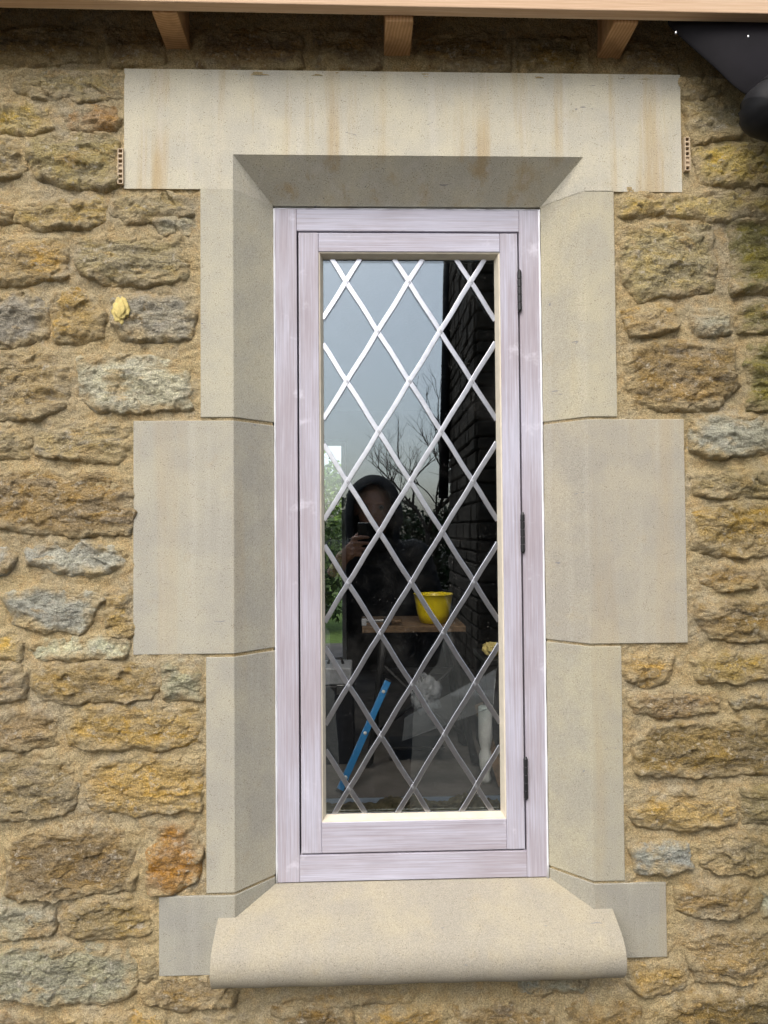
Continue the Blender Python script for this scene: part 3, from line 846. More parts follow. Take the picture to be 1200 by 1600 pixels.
# weep vents in the joints either side of the lintel
def weep_vent(px, py0, py1, filled):
    a = P(px, py0, 0.0); b = P(px, py1, 0.0)
    x, z1, z0 = a.x, a.z, b.z
    hw = 0.0047
    bm = bmesh.new()
    bm_box(bm, x-hw, x-hw+.0014, -0.0050, 0.02, z0, z1)
    bm_box(bm, x+hw-.0014, x+hw, -0.0050, 0.02, z0, z1)
    n = 7
    st = (z1-z0)/n
    for k in range(n+1):
        zc = z0 + k*st
        bm_box(bm, x-hw+.0014, x+hw-.0014, -0.0044, 0.02, zc-.0013 if k else z0, zc+.0013 if k < n else z1)
    for k in filled:      # cells closed by a web
        bm_box(bm, x-hw+.0014, x+hw-.0014, -0.0020, 0.02, z0+k*st+.0013, z0+(k+1)*st-.0013)
    o = from_bm('weep_vent', bm, M['vent'], wall)
    box('cell_shade', x-hw+.0014, x+hw-.0014, 0.002, 0.021, z0+.001, z1-.001, M['hole'], o)  # solid near-black fill, painted shade inside the cells
    return o
weep_vent(189.5, 234, 289, (3,))['label'] = 'beige plastic weep vent at the left end of the lintel'
weep_vent(1072, 216, 268, (1, 2))['label'] = 'beige plastic weep vent at the right end of the lintel'

# expanding foam pushed out of a hole in a stone
def lump(name, c, r, m, parent=None, seed=1, amp=0.25, sub=4, fq=1.7):
    bm = bmesh.new()
    bmesh.ops.create_icosphere(bm, subdivisions=sub, radius=1.0)
    rs = random.Random(seed); o1, o2 = rs.uniform(0, 50), rs.uniform(0, 50)
    co = np.array([v.co[:] for v in bm.verts])
    k = 1 + amp*fbm(co[:, 0]*fq+o1+co[:, 2]*fq*.6, co[:, 1]*fq+o2-co[:, 2]*fq*.4, 4) + amp*0.4*perlin(co[:, 0]*6+co[:, 1]*4, co[:, 2]*6+o1)
    for v, kk in zip(bm.verts, k):
        v.co = Vector((c[0]+v.co.x*r[0]*kk, c[1]+v.co.y*r[1]*kk, c[2]+v.co.z*r[2]*kk))
    return from_bm(name, bm, m, parent, True)
q = P(192, 487, 0)
f = lump('foam_plug', (q.x, -0.0105, q.z), (0.013, 0.0055, 0.020), M['foam'], None, 5, 0.55)
tag(f, 'small lump of pale yellow foam stuffed into a grey stone', 'foam')

# ------------------------------------------------------------------ the window
win = empty('casement_window', (0.087, C+0.03, ZB), 'tall white-primed timber casement window with diamond leaded glass', 'window')
YF = C                                   # face of frame and sash
fx0, fx1, fz0, fz1 = XL+0.0035, XR-0.0035, ZB+0.0015, ZT-0.0055
gx0, gx1 = (px_x(464, 400, YF)+px_x(470, 1250, YF))/2, (px_x(811, 400, YF)+px_x(820, 1250, YF))/2     # gap lines
gz1, gz0 = px_z(640, 362.5, YF), px_z(645, 1332, YF)
G = 0.0016
D = 0.055
box('frame_stile', fx0, gx0-G, YF, YF+D, fz0, fz1, M['pv'], win, 0.0010)
box('frame_stile', gx1+G, fx1, YF, YF+D, fz0, fz1, M['pv'], win, 0.0010)
box('frame_rail', gx0-G+.0002, gx1+G-.0002, YF+.0003, YF+D, gz1+G, fz1-.0003, M['ph'], win, 0.0010)
box('frame_rail', gx0-G+.0002, gx1+G-.0002, YF+.0003, YF+D, fz0+.0003, gz0-G, M['ph'], win, 0.0010)
# black strips set behind the gap as the shade of the joint
for n_, a in (('gap_shade_strip', (gx0-.006, gx0+.006, YF+.030, YF+D-.004, gz0-.004, gz1+.004)), ('gap_shade_strip', (gx1-.006, gx1+.006, YF+.030, YF+D-.004, gz0-.004, gz1+.004))):
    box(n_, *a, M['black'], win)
sx0, sx1 = (px_x(498, 400, YF)+px_x(502, 1280, YF))/2, (px_x(782, 400, YF)+px_x(791, 1280, YF))/2
sz1, sz0 = px_z(640, 393, YF), px_z(645, 1283, YF)
YS = YF+0.0004
box('sash_stile', gx0+G, sx0, YS, YS+.046, gz0+G, gz1-G, M['pv'], win, 0.0012)
box('sash_stile', sx1, gx1-G, YS, YS+.046, gz0+G, gz1-G, M['pv'], win, 0.0012)
box('sash_rail', sx0+.0002, sx1-.0002, YS+.0004, YS+.046, sz1, gz1-G, M['ph'], win, 0.0012)
box('sash_rail', sx0+.0002, sx1-.0002, YS+.0004, YS+.046, gz0+G, sz0, M['ph'], win, 0.0012)
YG = YF+0.022                            # outer face of the glass
bw = 0.0072
def bead(horizontal, lo, hi, edge, sgn):
    pts = [(edge-sgn*.0004, YF+.0025), (edge+sgn*bw*0.35, YF+.0035), (edge+sgn*bw, YG-.0004), (edge-sgn*.0004, YG-.0004)]
    if horizontal:
        bm = bmesh.new()
        A = [bm.verts.new((lo, p[1], p[0])) for p in pts]; B = [bm.verts.new((hi, p[1], p[0])) for p in pts]
        for i in range(4): bm.faces.new((A[i], A[(i+1) % 4], B[(i+1) % 4], B[i]))
        bm.faces.new(A); bm.faces.new(B)
        return from_bm('glazing_bead', bm, M['putty'], win)
    return prism('glazing_bead', pts, 'z', lo, hi, M['putty'], win)
bead(False, sz0+.0006, sz1-.0006, sx0, 1); bead(False, sz0+.0006, sz1-.0006, sx1, -1)
bead(True, sx0+.0006, sx1-.0006, sz1, -1); bead(True, sx0+.0006, sx1-.0006, sz0, 1)
box('glass_pane', sx0-.006, sx1+.006, YG, YG+.006, sz0-.006, sz1+.006, M['glass'], win)

# applied lead: two families of straight strips crossing in diamonds
LX, LZ, LS, LT = -0.02827, 1.5+0.4662, 0.0586, 0.0941
ax0, ax1, az0, az1 = sx0+bw-.001, sx1-bw+.001, sz0+bw-.001, sz1-bw+.001
def lead_strip(p, q, lift):
    p, q = Vector(p), Vector(q)
    t = (q-p).normalized(); nrm = Vector((t.z, 0, -t.x))
    hw, ht = 0.0046, 0.0013
    sec = [(-hw, 0.0), (-hw*.97, -ht*.8), (-hw*.86, -ht), (0, -ht*1.03), (hw*.86, -ht), (hw*.97, -ht*.8), (hw, 0.0)]
    bm = bmesh.new()
    L = (q-p).length; n = max(2, int(L/0.02)); rows = []
    for k in range(n+1):
        c = p + t*(L*k/n)
        wob = 0.0005*math.sin(k*1.3+p.x*40)
        rows.append([bm.verts.new(c + nrm*(s_[0]+wob) + Vector((0, s_[1]*1.0-lift*(1 if s_[1] < 0 else 0), 0))) for s_ in sec])
    for a, b in zip(rows, rows[1:]):
        for j in range(len(sec)-1): bm.faces.new((a[j], a[j+1], b[j+1], b[j]))
        bm.faces.new((a[-1], a[0], b[0], b[-1]))
    bm.faces.new(rows[0]); bm.faces.new(rows[-1][::-1])
    o = from_bm('lead_strip', bm, M['lead'], win, False)
    return o
def clip_line(x0, z0, dx, dz):
    ts = []
    t0, t1 = -1e9, 1e9
    for o_, d_, lo, hi in ((x0, dx, ax0, ax1), (z0, dz, az0, az1)):
        a, b = (lo-o_)/d_, (hi-o_)/d_
        t0, t1 = max(t0, min(a, b)), min(t1, max(a, b))
    return (t0, t1) if t1-t0 > 0.02 else None
for fam in (1, -1):
    for k in range(-16, 20):
        x0 = LX + 2*LS*k
        c = clip_line(x0, LZ, LS*fam, -LT)
        if c:
            a = (x0+LS*fam*c[0], YG, LZ-LT*c[0]); b = (x0+LS*fam*c[1], YG, LZ-LT*c[1])
            lead_strip(a, b, 0.0 if fam > 0 else 0.0009)
# solder blobs where they cross
for i in range(-3, 8):
    for j in range(-2, 14):
        if (i+j) % 2 == 0:
            x, z = LX+i*LS, LZ-j*LT
            if ax0 < x < ax1 and az0 < z < az1:
                bm = bmesh.new(); bmesh.ops.create_uvsphere(bm, u_segments=10, v_segments=6, radius=1)
                for v in bm.verts: v.co = Vector((x+v.co.x*.0048, YG-.0016+v.co.y*.0008, z+v.co.z*.0062))
                from_bm('solder_joint', bm, M['solder'], win, True)

# three black butt hinges on the right stile
def hinge(px, p0, p1):
    a, b = P(px, p0, YF), P(px, p1, YF)
    x, zt_, zb_ = gx1+.0005, a.z, b.z
    bm = bmesh.new()
    L = zt_-zb_
    for k in range(5):
        z0 = zb_+L*k/5; z1 = z0+L/5-.0006
        bm_tube(bm, [(x, YF-.0035, z0), (x, YF-.0035, z0+.0008), (x, YF-.0035, z1-.0008), (x, YF-.0035, z1)], [.0036, .0040, .0040, .0036], 14)
    bm_tube(bm, [(x, YF-.0035, zb_-.003), (x, YF-.0035, zb_)], [.002, .0035], 10)
    bm_tube(bm, [(x, YF-.0035, zt_), (x, YF-.0035, zt_+.003)], [.0035, .002], 10)
    bm_box(bm, x-.0012, x+.0012, YF-.002, YF+.028, zb_, zt_)
    return from_bm('hinge', bm, M['black'], win, False)
hinge(812, 425, 486); hinge(815, 803, 862); hinge(821, 1184, 1246)

# white sealant round the frame
def sealant(x0, x1, z0, z1, vertical):
    bm = bmesh.new()
    n = 40
    rows = []
    for k in range(n+1):
        t = k/n
        wv = 0.0006*math.sin(k*2.1)+0.0005*math.sin(k*0.9+1)
        if vertical:
            z = z0+(z1-z0)*t; rows.append([bm.verts.new(p) for p in ((x0-wv*.3, YF+.004, z), ((x0+x1)/2, YF-.003, z), (x1+wv, YF+.004, z))])
        else:
            x = x0+(x1-x0)*t; rows.append([bm.verts.new(p) for p in ((x, YF+.004, z0-wv), (x, YF-.002, (z0+z1)/2), (x, YF+.004, z1))])
    for a, b in zip(rows, rows[1:]):
        for j in range(2): bm.faces.new((a[j], a[j+1], b[j+1], b[j]))
        bm.faces.new((a[2], a[0], b[0], b[2]))
    bm.faces.new(rows[0]); bm.faces.new(rows[-1])
    return from_bm('sealant', bm, M['white'], win, True)
sealant(XL-.0008, XL+.0052, fz0, fz1, True)
sealant(XR-.0062, XR+.0010, fz0-.003, fz1, True)
sealant(XL+.004, XR-.004, fz1-.0014, fz1+.0022, False)

# ------------------------------------------------------------------ eaves
eav = empty('roof_eaves', (0.05, 0, 2.35), 'bare pine fascia board on rafter feet under the roof edge', 'roof')
YB, YFr = -0.062, -0.084
bl, brt = P(-60, 11.3, YB), P(1260, 37.2, YB)
H = 0.15
xl_, xr_ = -2.25, 2.25
def zb_at(x): return bl.z + (brt.z-bl.z)*(x-bl.x)/(brt.x-bl.x)
hexa('fascia_board', [(xl_, YFr, zb_at(xl_)), (xr_, YFr, zb_at(xr_)), (xr_, YB, zb_at(xr_)), (xl_, YB, zb_at(xl_)),
                      (xl_, YFr, zb_at(xl_)+H), (xr_, YFr, zb_at(xr_)+H), (xr_, YB, zb_at(xr_)+H), (xl_, YB, zb_at(xl_)+H)], M['pine'], eav, 0.0015)
for (a, b, yb_) in ((258, 295, 74), (600, 641, 86), (935, 971, 88), (-88, -48, 66), (1276, 1312, 92), (-455, -415, 62), (-822, -782, 58), (1640, 1680, 95), (2000, 2040, 98)):
    p, q = P(a, yb_, 0.018), P(b, yb_, 0.018)
    zb_ = p.z
    hexa('rafter', [(p.x, YB+.0005, zb_+.004), (q.x, YB+.0005, zb_+.004), (q.x, 0.30, zb_-.006), (p.x, 0.30, zb_-.006),
                    (p.x, YB+.0005, zb_+.085), (q.x, YB+.0005, zb_+.085), (q.x, 0.30, zb_+.20), (p.x, 0.30, zb_+.20)], M['rafter'], eav, 0.0015)
# unseen roof slab above the rafters, added to block the sky
hexa('roof_sky_block', [(-2.6, -0.12, 2.455), (2.8, -0.12, 2.455), (2.8, 0.5, 2.60), (-2.6, 0.5, 2.60),
                   (-2.6, -0.12, 2.50), (2.8, -0.12, 2.50), (2.8, 0.5, 2.645), (-2.6, 0.5, 2.645)], M['deck'], eav)

# black membrane hanging from the eaves, and the downpipe bend in front of it
def membrane():
    top = [(1040, 36), (1085, 37), (1130, 38), (1180, 39), (1260, 41)]
    low = [(1042, 40), (1092, 86), (1130, 119), (1158, 153), (1262, 190)]
    bm = bmesh.new(); rows = []
    for (a, b, c_) in zip(top, low, range(5)):
        pa = P(a[0], a[1]-14, YB+.004); pb = P(b[0], b[1], -0.048-0.004*c_)
        rows.append([bm.verts.new(pa.lerp(pb, t) + Vector((0, -0.010*math.sin(math.pi*t)*(c_/4), 0))) for t in (0, .2, .4, .6, .8, 1)])
    for a, b in zip(rows, rows[1:]):
        for j in range(5): bm.faces.new((a[j], b[j], b[j+1], a[j+1]))
    o = from_bm('eaves_membrane', bm, M['membrane'], None, True)
    md = o.modifiers.new('thick', 'SOLIDIFY'); md.thickness = 0.003; md.offset = 1
    s_ = o.modifiers.new('sub', 'SUBSURF'); s_.levels = 2; s_.render_levels = 2
    tag(o, 'black plastic eaves membrane hanging at the right end of the eaves', 'membrane')
    for (px, py) in ((1056, 51), (1169, 57)):
        c_ = P(px, py, YB-.004)
        bm = bmesh.new(); bmesh.ops.create_uvsphere(bm, u_segments=10, v_segments=6, radius=1)
        for v in bm.verts: v.co = Vector((c_.x+v.co.x*.0020, c_.y+v.co.y*.0015, c_.z+v.co.z*.0030))
        from_bm('screw_head', bm, M['screw'], o, True)
membrane()
def downpipe():
    root = empty('downpipe', P(1230, 190, -0.12), 'black plastic downpipe bend below the fascia, cut by the right edge', 'pipe')
    y = -0.125
    path = [P(1450, -40, y), P(1290, 88, y), P(1222, 144, y), P(1200, 161, y), P(1190, 171, y), P(1193, 179, y+.003), P(1214, 186, y+.006), P(1300, 214, y+.01), P(1345, 236, y+.03), P(1362, 290, y+.055), Vector((P(1362, 290, y+.06).x, y+.06, 1.2)), Vector((P(1362, 290, y+.06).x, y+.06, 0.02))]
    sm = []
    for k in range(len(path)-1):
        for t in (0, .25, .5, .75): 
            p0 = path[max(k-1, 0)]; p1 = path[k]; p2 = path[k+1]; p3 = path[min(k+2, len(path)-1)]
            sm.append(0.5*((2*p1)+(p2-p0)*t+(2*p0-5*p1+4*p2-p3)*t*t+(3*p1-p0-3*p2+p3)*t**3))
    sm.append(path[-1])
    tube('bend', sm, 0.0345, M['blackpl'], root, 24)
    a, b = P(1262, 111, y), P(1206, 157, y)
    tube('socket_collar', [a, a.lerp(b, .1), a.lerp(b, .9), b], [.0355, .0365, .0365, .0355], M['blackpl'], root, 24)
downpipe()

# ------------------------------------------------------------------ the room behind the glass
FZ = 0.28
room = []
def structure(o): o['kind'] = 'structure'; return o
structure(box('room_floor', -2.4, 2.6, 0.12, 5.2, 0.1, FZ, M['conc']))
# inner leaf of the front wall, round the opening
iw = empty('inner_wall', (0.08, 0.25, FZ), 'dark unplastered inner face of the house walls, seen through the glass', 'wall')
ix0, ix1, iz0, iz1 = sx0-.055, sx1+.055, sz0-.02, sz1+.05
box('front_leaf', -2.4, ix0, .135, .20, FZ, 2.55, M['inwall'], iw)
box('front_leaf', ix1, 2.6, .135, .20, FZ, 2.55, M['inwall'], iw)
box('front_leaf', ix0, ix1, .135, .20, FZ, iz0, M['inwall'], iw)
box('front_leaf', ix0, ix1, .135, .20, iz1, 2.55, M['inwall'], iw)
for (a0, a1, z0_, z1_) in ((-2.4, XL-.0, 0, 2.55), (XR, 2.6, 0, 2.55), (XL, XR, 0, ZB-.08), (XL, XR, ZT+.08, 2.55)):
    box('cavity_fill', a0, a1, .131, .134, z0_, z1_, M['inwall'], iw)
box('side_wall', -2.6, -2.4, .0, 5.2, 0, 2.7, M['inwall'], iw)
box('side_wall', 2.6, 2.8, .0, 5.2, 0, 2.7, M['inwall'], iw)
dj = P(541, 900, 5.0)
DX1 = dj.x; DX0 = DX1-0.88; DZ1 = FZ+2.0
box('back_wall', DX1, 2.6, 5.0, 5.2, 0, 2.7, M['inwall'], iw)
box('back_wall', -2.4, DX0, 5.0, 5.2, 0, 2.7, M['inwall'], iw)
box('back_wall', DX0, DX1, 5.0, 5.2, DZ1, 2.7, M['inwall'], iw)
# ceiling with an unseen opening added to brighten the bench and bowl
rx0, rx1, ry0, ry1 = -1.2, 1.8, 0.4, 1.42
for a in ((-2.4, rx0, .135, 5.0), (rx1, 2.6, .135, 5.0), (rx0, rx1, .135, ry0), (rx0, rx1, ry1, 5.0)):
    box('ceiling', a[0], a[1], a[2], a[3], 2.55, 2.62, M['inwall'], iw)
door = empty('door_frame', (DX0, 5.0, FZ), 'white painted door frame at the back of the room', 'door frame')
box('jamb', DX1-.036, DX1, 4.96, 5.02, FZ, DZ1, M['wpaint'], door, .003)
box('jamb', DX0, DX0+.036, 4.96, 5.02, FZ, DZ1, M['wpaint'], door, .003)
box('head', DX0+.036, DX1-.036, 4.96, 5.02, DZ1-.036, DZ1, M['wpaint'], door, .003)
# inner window board with torn fibre along its edge
box('window_board', ix0, ix1, YF+D+.002, .205, iz0, iz0+.010, M['wpaint'], iw)
def fibre():
    n = 90; m_ = 10
    V = []; F = []
    for i in range(n+1):
        t = i/n; x = sx0-.002+(sx1-sx0+.004)*t
        top = 0.010+0.016*max(0, float(fbm(np.array(t*6+3.0), np.array(0.5), 3)))+0.012*math.exp(-((t-.86)/.08)**2)+0.008*math.exp(-((t-.5)/.1)**2)
        for j in range(m_+1):
            a = math.pi*j/m_
            k = 1+0.5*float(fbm(np.array(x*60), np.array(j*0.8), 3))
            V.append((x, YF+.085-math.cos(a)*0.022*k, iz0+.009+math.sin(a)*top*k))
    for i in range(n):
        for j in range(m_):
            a = i*(m_+1)+j
            F.append((a, a+m_+1, a+m_+2, a+1))
    o = link('torn_insulation', mesh_np('torn_insulation', V, F), M['tanfoam'], None, True)
    tag(o, 'ragged strip of tan insulation lying behind the bottom of the glass', 'insulation')
fibre()

# workbench with iron legs
YBn = 2.40
BT = P(640, 979, YBn).z
b0, b1 = P(566, 985, YBn).x, P(728, 985, YBn).x
bench = empty('work_table', (P(650, 1200, YBn).x, YBn+.2, FZ), 'small wooden work table on splayed black iron legs inside the room', 'table')
for k in range(3):
    box('plank', b0, b1, YBn+k*.15, YBn+k*.15+.147, BT-.03, BT, M['wood'], bench, .002)
for (xt, xb_, yy) in ((P(602, 990, YBn).x, P(577, 1200, YBn).x, YBn+.04), (P(704, 990, YBn).x, P(744, 1195, YBn).x, YBn+.04),
                      (P(602, 990, YBn).x, P(585, 1200, YBn).x, YBn+.38), (P(704, 990, YBn).x, P(738, 1195, YBn).x, YBn+.38)):
    o = tube('leg', [(xt, yy, BT-.03), ((xt*2+xb_)/3, yy, BT-.25), ((xt+xb_*3)/4, yy, FZ+.16), (xb_, yy, FZ+.03), (xb_+(xb_-xt)*.25, yy, FZ+.012)], [.02, .016, .018, .022, .016], M['iron'], bench, 10)
box('stretcher', P(594, 1100, YBn).x, P(716, 1100, YBn).x, YBn+.19, YBn+.22, BT-.28, BT-.25, M['iron'], bench, .003)
for (a_, b_) in (((597, 1040), (722, 1150)), ((716, 1040), (588, 1150))):
    p_, q_ = P(*a_, YBn), P(*b_, YBn)
    tube('cross_brace', [(p_.x, YBn+.05, p_.z), ((p_.x+q_.x)/2, YBn+.055, (p_.z+q_.z)/2-.02), (q_.x, YBn+.05, q_.z)], .009, M['iron'], bench, 8)
box('treadle', P(610, 1165, YBn).x, P(698, 1165, YBn).x, YBn+.10, YBn+.30, FZ+.07, FZ+.085, M['iron'], bench, .003)
bx_ = P(678, 979, YBn+.12)
bw_l = lathe('plastic_bowl', [(.062, 0), (.070, .004), (.085, .05), (.097, .115), (.103, .150), (.106, .152), (.104, .154), (.099, .150), (.092, .115), (.080, .05), (.062, .008)],
      (bx_.x, YBn+.14, BT+.0005), M['yellow'])
tag(bw_l, 'bright yellow plastic mixing bowl on the work table', 'bowl')
cl = empty('bar_clamp', (P(575, 970, YBn).x, YBn+.06, BT), 'grey metal bar clamp lying on the work table', 'clamp')
box('bar', P(549, 970, YBn).x+.05, P(622, 970, YBn).x, YBn+.05, YBn+.062, BT+.016, BT+.030, M['steel'], cl, .002)
box('fixed_jaw', P(549, 970, YBn).x+.052, P(557, 970, YBn).x+.052, YBn+.04, YBn+.07, BT+.0005, BT+.036, M['case'], cl, .003)
box('sliding_jaw', P(600, 970, YBn).x, P(612, 970, YBn).x, YBn+.04, YBn+.07, BT+.0005, BT+.044, M['black'], cl, .003)
tube('handle', [(P(612, 970, YBn).x, YBn+.055, BT+.02), (P(628, 970, YBn).x, YBn+.055, BT+.02)], .012, M['wood'], cl, 12)

# blue spirit level leaning on the table
lv = empty('spirit_level', (P(535, 1178, 2.15).x, 2.15, FZ), 'blue spirit level leaning against the work table', 'spirit level')
pa = P(529, 1180, 2.10); pa.z = FZ+.003; pb = P(607, 1062, 2.38)
dvec = (pb-pa); ln = dvec.length; dvec.normalize()
sidev = Vector((dvec.z, 0, -dvec.x)).normalized(); thick = dvec.cross(sidev).normalized()
def slanted(name, t0, t1, hw, ht, m, parent, off=0.0, bevel=.002):
    a = pa+dvec*ln*t0+thick*off; b = pa+dvec*ln*t1+thick*off
    hexa(name, [a-sidev*hw-thick*ht, a+sidev*hw-thick*ht, a+sidev*hw+thick*ht, a-sidev*hw+thick*ht,
                b-sidev*hw-thick*ht, b+sidev*hw-thick*ht, b+sidev*hw+thick*ht, b-sidev*hw+thick*ht], m, parent, bevel)
slanted('body', .02, .98, .016, .010, M['blue'], lv)
slanted('end_cap', 0, .02, .017, .011, M['black'], lv); slanted('end_cap', .98, 1, .017, .011, M['black'], lv)
for t in (.12, .5, .88):
    c_ = pa+dvec*ln*t
    tube('vial', [c_-thick*.0115, c_+thick*.0115], .009, M['wpaint'], lv, 16)

# open tool case on the floor, left
tc = empty('tool_case', (P(530, 1150, 2.5).x, 2.5, FZ), 'grey and black tool case beside the work table', 'tool case')
cx0, cx1 = P(496, 1090, 2.5).x, P(553, 1090, 2.5).x
box('case_body', cx0, cx1, 2.5, 2.78, FZ, P(520, 1072, 2.5).z, M['black'], tc, .006)
box('lid', cx0+.004, cx1-.01, 2.52, 2.76, P(520, 1072, 2.5).z+.001, P(520, 1045, 2.5).z, M['case'], tc, .008)
box('latch', cx1-.09, cx1-.05, 2.494, 2.4995, P(520, 1085, 2.5).z, P(520, 1070, 2.5).z, M['steel'], tc, .002)
tube('handle', [(cx0+.05, 2.64, P(520, 1045, 2.5).z), (cx0+.06, 2.64, P(520, 1036, 2.5).z), (cx1-.07, 2.64, P(520, 1036, 2.5).z), (cx1-.06, 2.64, P(520, 1045, 2.5).z)], .008, M['black'], tc, 8)

# clear bag hanging from the table edge, leaning clear sheet, turned white leg, batten
q = P(665, 1082, YBn-.06)
o = lump('plastic_bag', (q.x, YBn-.075, q.z-.01), (.066, .05, .085), M['bag'], None, 9, 0.75, 5, 2.6)
tag(o, 'crumpled clear plastic bag hanging at the front of the work table', 'bag')
p1, p2, p3, p4 = P(628, 1158, 2.0), P(770, 1105, 2.15), P(776, 1045, 2.25), P(632, 1122, 2.1)
tv = Vector((0.001, .006, 0.001))
o = hexa('clear_sheet', [p1, p2, p2+tv, p1+tv, p4, p3, p3+tv, p4+tv], M['sheet'])
tag(o, 'tilted sheet of clear plastic propped inside the room', 'sheet')
q = P(759, 1195, 2.2)
wl = lathe('turned_leg', [(.022, 0), (.028, .02), (.020, .05), (.030, .08), (.032, .13), (.022, .16), (.030, .19), (.034, .22), (.034, .36), (.03, .365)], (q.x, 2.2, FZ), M['wpaint'], None, 20)
tag(wl, 'white turned wooden table leg standing on the floor', 'table leg')
a, b = P(748, 1100, 2.3), P(785, 1190, 2.12); b.z = FZ+.012
sv = Vector((.02, 0, .008)); tv = Vector((0, .012, 0))
tag(hexa('timber_batten', [b-sv, b+sv, b+sv+tv, b-sv+tv, a-sv, a+sv, a+sv+tv, a-sv+tv], M['wood'], None, .001), 'brown timber batten leaning beside the white turned leg', 'batten')
st_ = empty('storage_box', (P(790, 1050, 2.6).x, 2.6, FZ), 'dark storage box at the right, below the yellow sponge', 'box')
zt_ = P(770, 1028, 2.6).z
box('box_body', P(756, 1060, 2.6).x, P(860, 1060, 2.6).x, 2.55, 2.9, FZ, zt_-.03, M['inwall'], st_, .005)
box('box_lid', P(754, 1060, 2.6).x, P(862, 1060, 2.6).x, 2.54, 2.91, zt_-.029, zt_, M['black'], st_, .004)
q = P(768, 1014, 2.62)
tag(lump('sponge', (q.x+.012, 2.66, zt_+.038), (.05, .045, .040), M['foam'], None, 21, 0.45, 4), 'ragged yellow sponge on the dark box', 'sponge')

# ------------------------------------------------------------------ the garden beyond the back door
sheet('lawn', -14, 6, 6.6, 30, 0.012, M['lawn'])
def leaf_cloud(name, c, r, n, size, m, seed, parent=None, squash=0.0):
    rs = np.random.RandomState(seed)
    u = rs.normal(size=(n, 3)); u /= np.linalg.norm(u, axis=1)[:, None]
    rad = rs.uniform(0.35, 1.0, n)**0.6
    k = 1+0.30*fbm(u[:, 0]*2.2+seed, u[:, 1]*2.2+u[:, 2]*1.7, 3)
    p = u*(rad*k)[:, None]*np.array(r)+np.array(c)
    a = rs.normal(size=(n, 3)); a /= np.linalg.norm(a, axis=1)[:, None]
    b = np.cross(a, rs.normal(size=(n, 3))); b /= np.linalg.norm(b, axis=1)[:, None]
    s = (size*rs.uniform(.6, 1.4, n))[:, None]
    V = np.stack([p-a*s, p+b*s*.5, p+a*s, p-b*s*.5], 1).reshape(-1, 3)
    V[:, 2] = np.maximum(V[:, 2], 0.02)
    F = np.arange(n*4).reshape(n, 4)
    return link(name, mesh_np(name, V, F), m, parent)
def bush(c, r, n, size, m, seed, label, name='garden_bush', group=None):
    e = empty(name, (c[0], c[1], 0), label, 'bush', group)
    leaf_cloud('foliage', c, r, n, size, m, seed, e)
    for k in range(4):
        a = k*1.6+seed
        tube('stem', [(c[0]+.08*math.cos(a), c[1]+.08*math.sin(a), 0), (c[0]+r[0]*.4*math.cos(a), c[1]+r[1]*.4*math.sin(a), c[2]+r[2]*.3)], [.025, .010], M['bark'], e, 6)
bush((-0.95, 9.2, 1.0), (.9, .7, 1.0), 5000, .05, M['leafd'], 3, 'dark green bush seen through the back door')
bush((-0.8, 11.5, 1.75), (1.1, .8, 1.1), 4500, .06, M['leafb'], 4, 'bright green bush rising behind the dark one beyond the door')
sheet('path', -2.0, 1.5, 5.2, 7.0, 0.2, M['conc'])

# ------------------------------------------------------------------ what the glass mirrors: the yard behind the camera
def tree(name, base, h, seed, label, spread=0.55, depth=6):
    rs = random.Random(seed)
    e = empty(name, base, label, 'tree')
    bmt = bmesh.new(); bmc = bmesh.new()
    def grow(p, d, L, r_, lv):
        n = 4; pts = [p]; rad = [r_]
        q_ = p.copy(); dd = d.copy()
        for k in range(n):
            dd = (dd + Vector((rs.uniform(-1, 1), rs.uniform(-1, 1), rs.uniform(-.4, .8)))*0.13).normalized()
            q_ = q_+dd*L/n; pts.append(q_.copy()); rad.append(r_*(1-0.4*(k+1)/n))
        bm_tube(bmt if lv == 0 else bmc, pts, rad, 7 if lv < 2 else 4, lv < 2)
        if lv >= depth: return
        for k in range(3 if lv < 5 else 2):
            a = rs.uniform(0, 2*math.pi)
            side = Vector((math.cos(a), math.sin(a), 0.15))
            nd = (dd*0.75 + side*spread*rs.uniform(.6, 1.3)).normalized()
            at_ = pts[-1] if k == 0 else pts[rs.choice([2, 3, 4])]
            grow(at_, nd, L*rs.uniform(.62, .86), r_*(.58 if k else .62), lv+1)
    grow(Vector(base), Vector((0, 0, 1)), h*0.26, h*0.015, 0)
    from_bm('trunk', bmt, M['bark'], e, True); from_bm('branches', bmc, M['bark'], e, True)
    return e
tree('bare_tree', (1.45, -14.0, 0), 5.6, 11, 'leafless tree with fine twigs mirrored in the glass beside the dark gable', 0.56, 6)
# hedge bank closing the yard
hg = empty('garden_hedge', (0, -15.5, 0), 'long dark hedge behind the yard, mirrored low in the glass', 'hedge')
for k in range(14):
    leaf_cloud('hedge_section', (-7.5+k*1.2, -15.8, 1.05), (.85, .7, 1.15+.12*math.sin(k*2.2)), 2600, .075, M['leafd'], 50+k, hg)

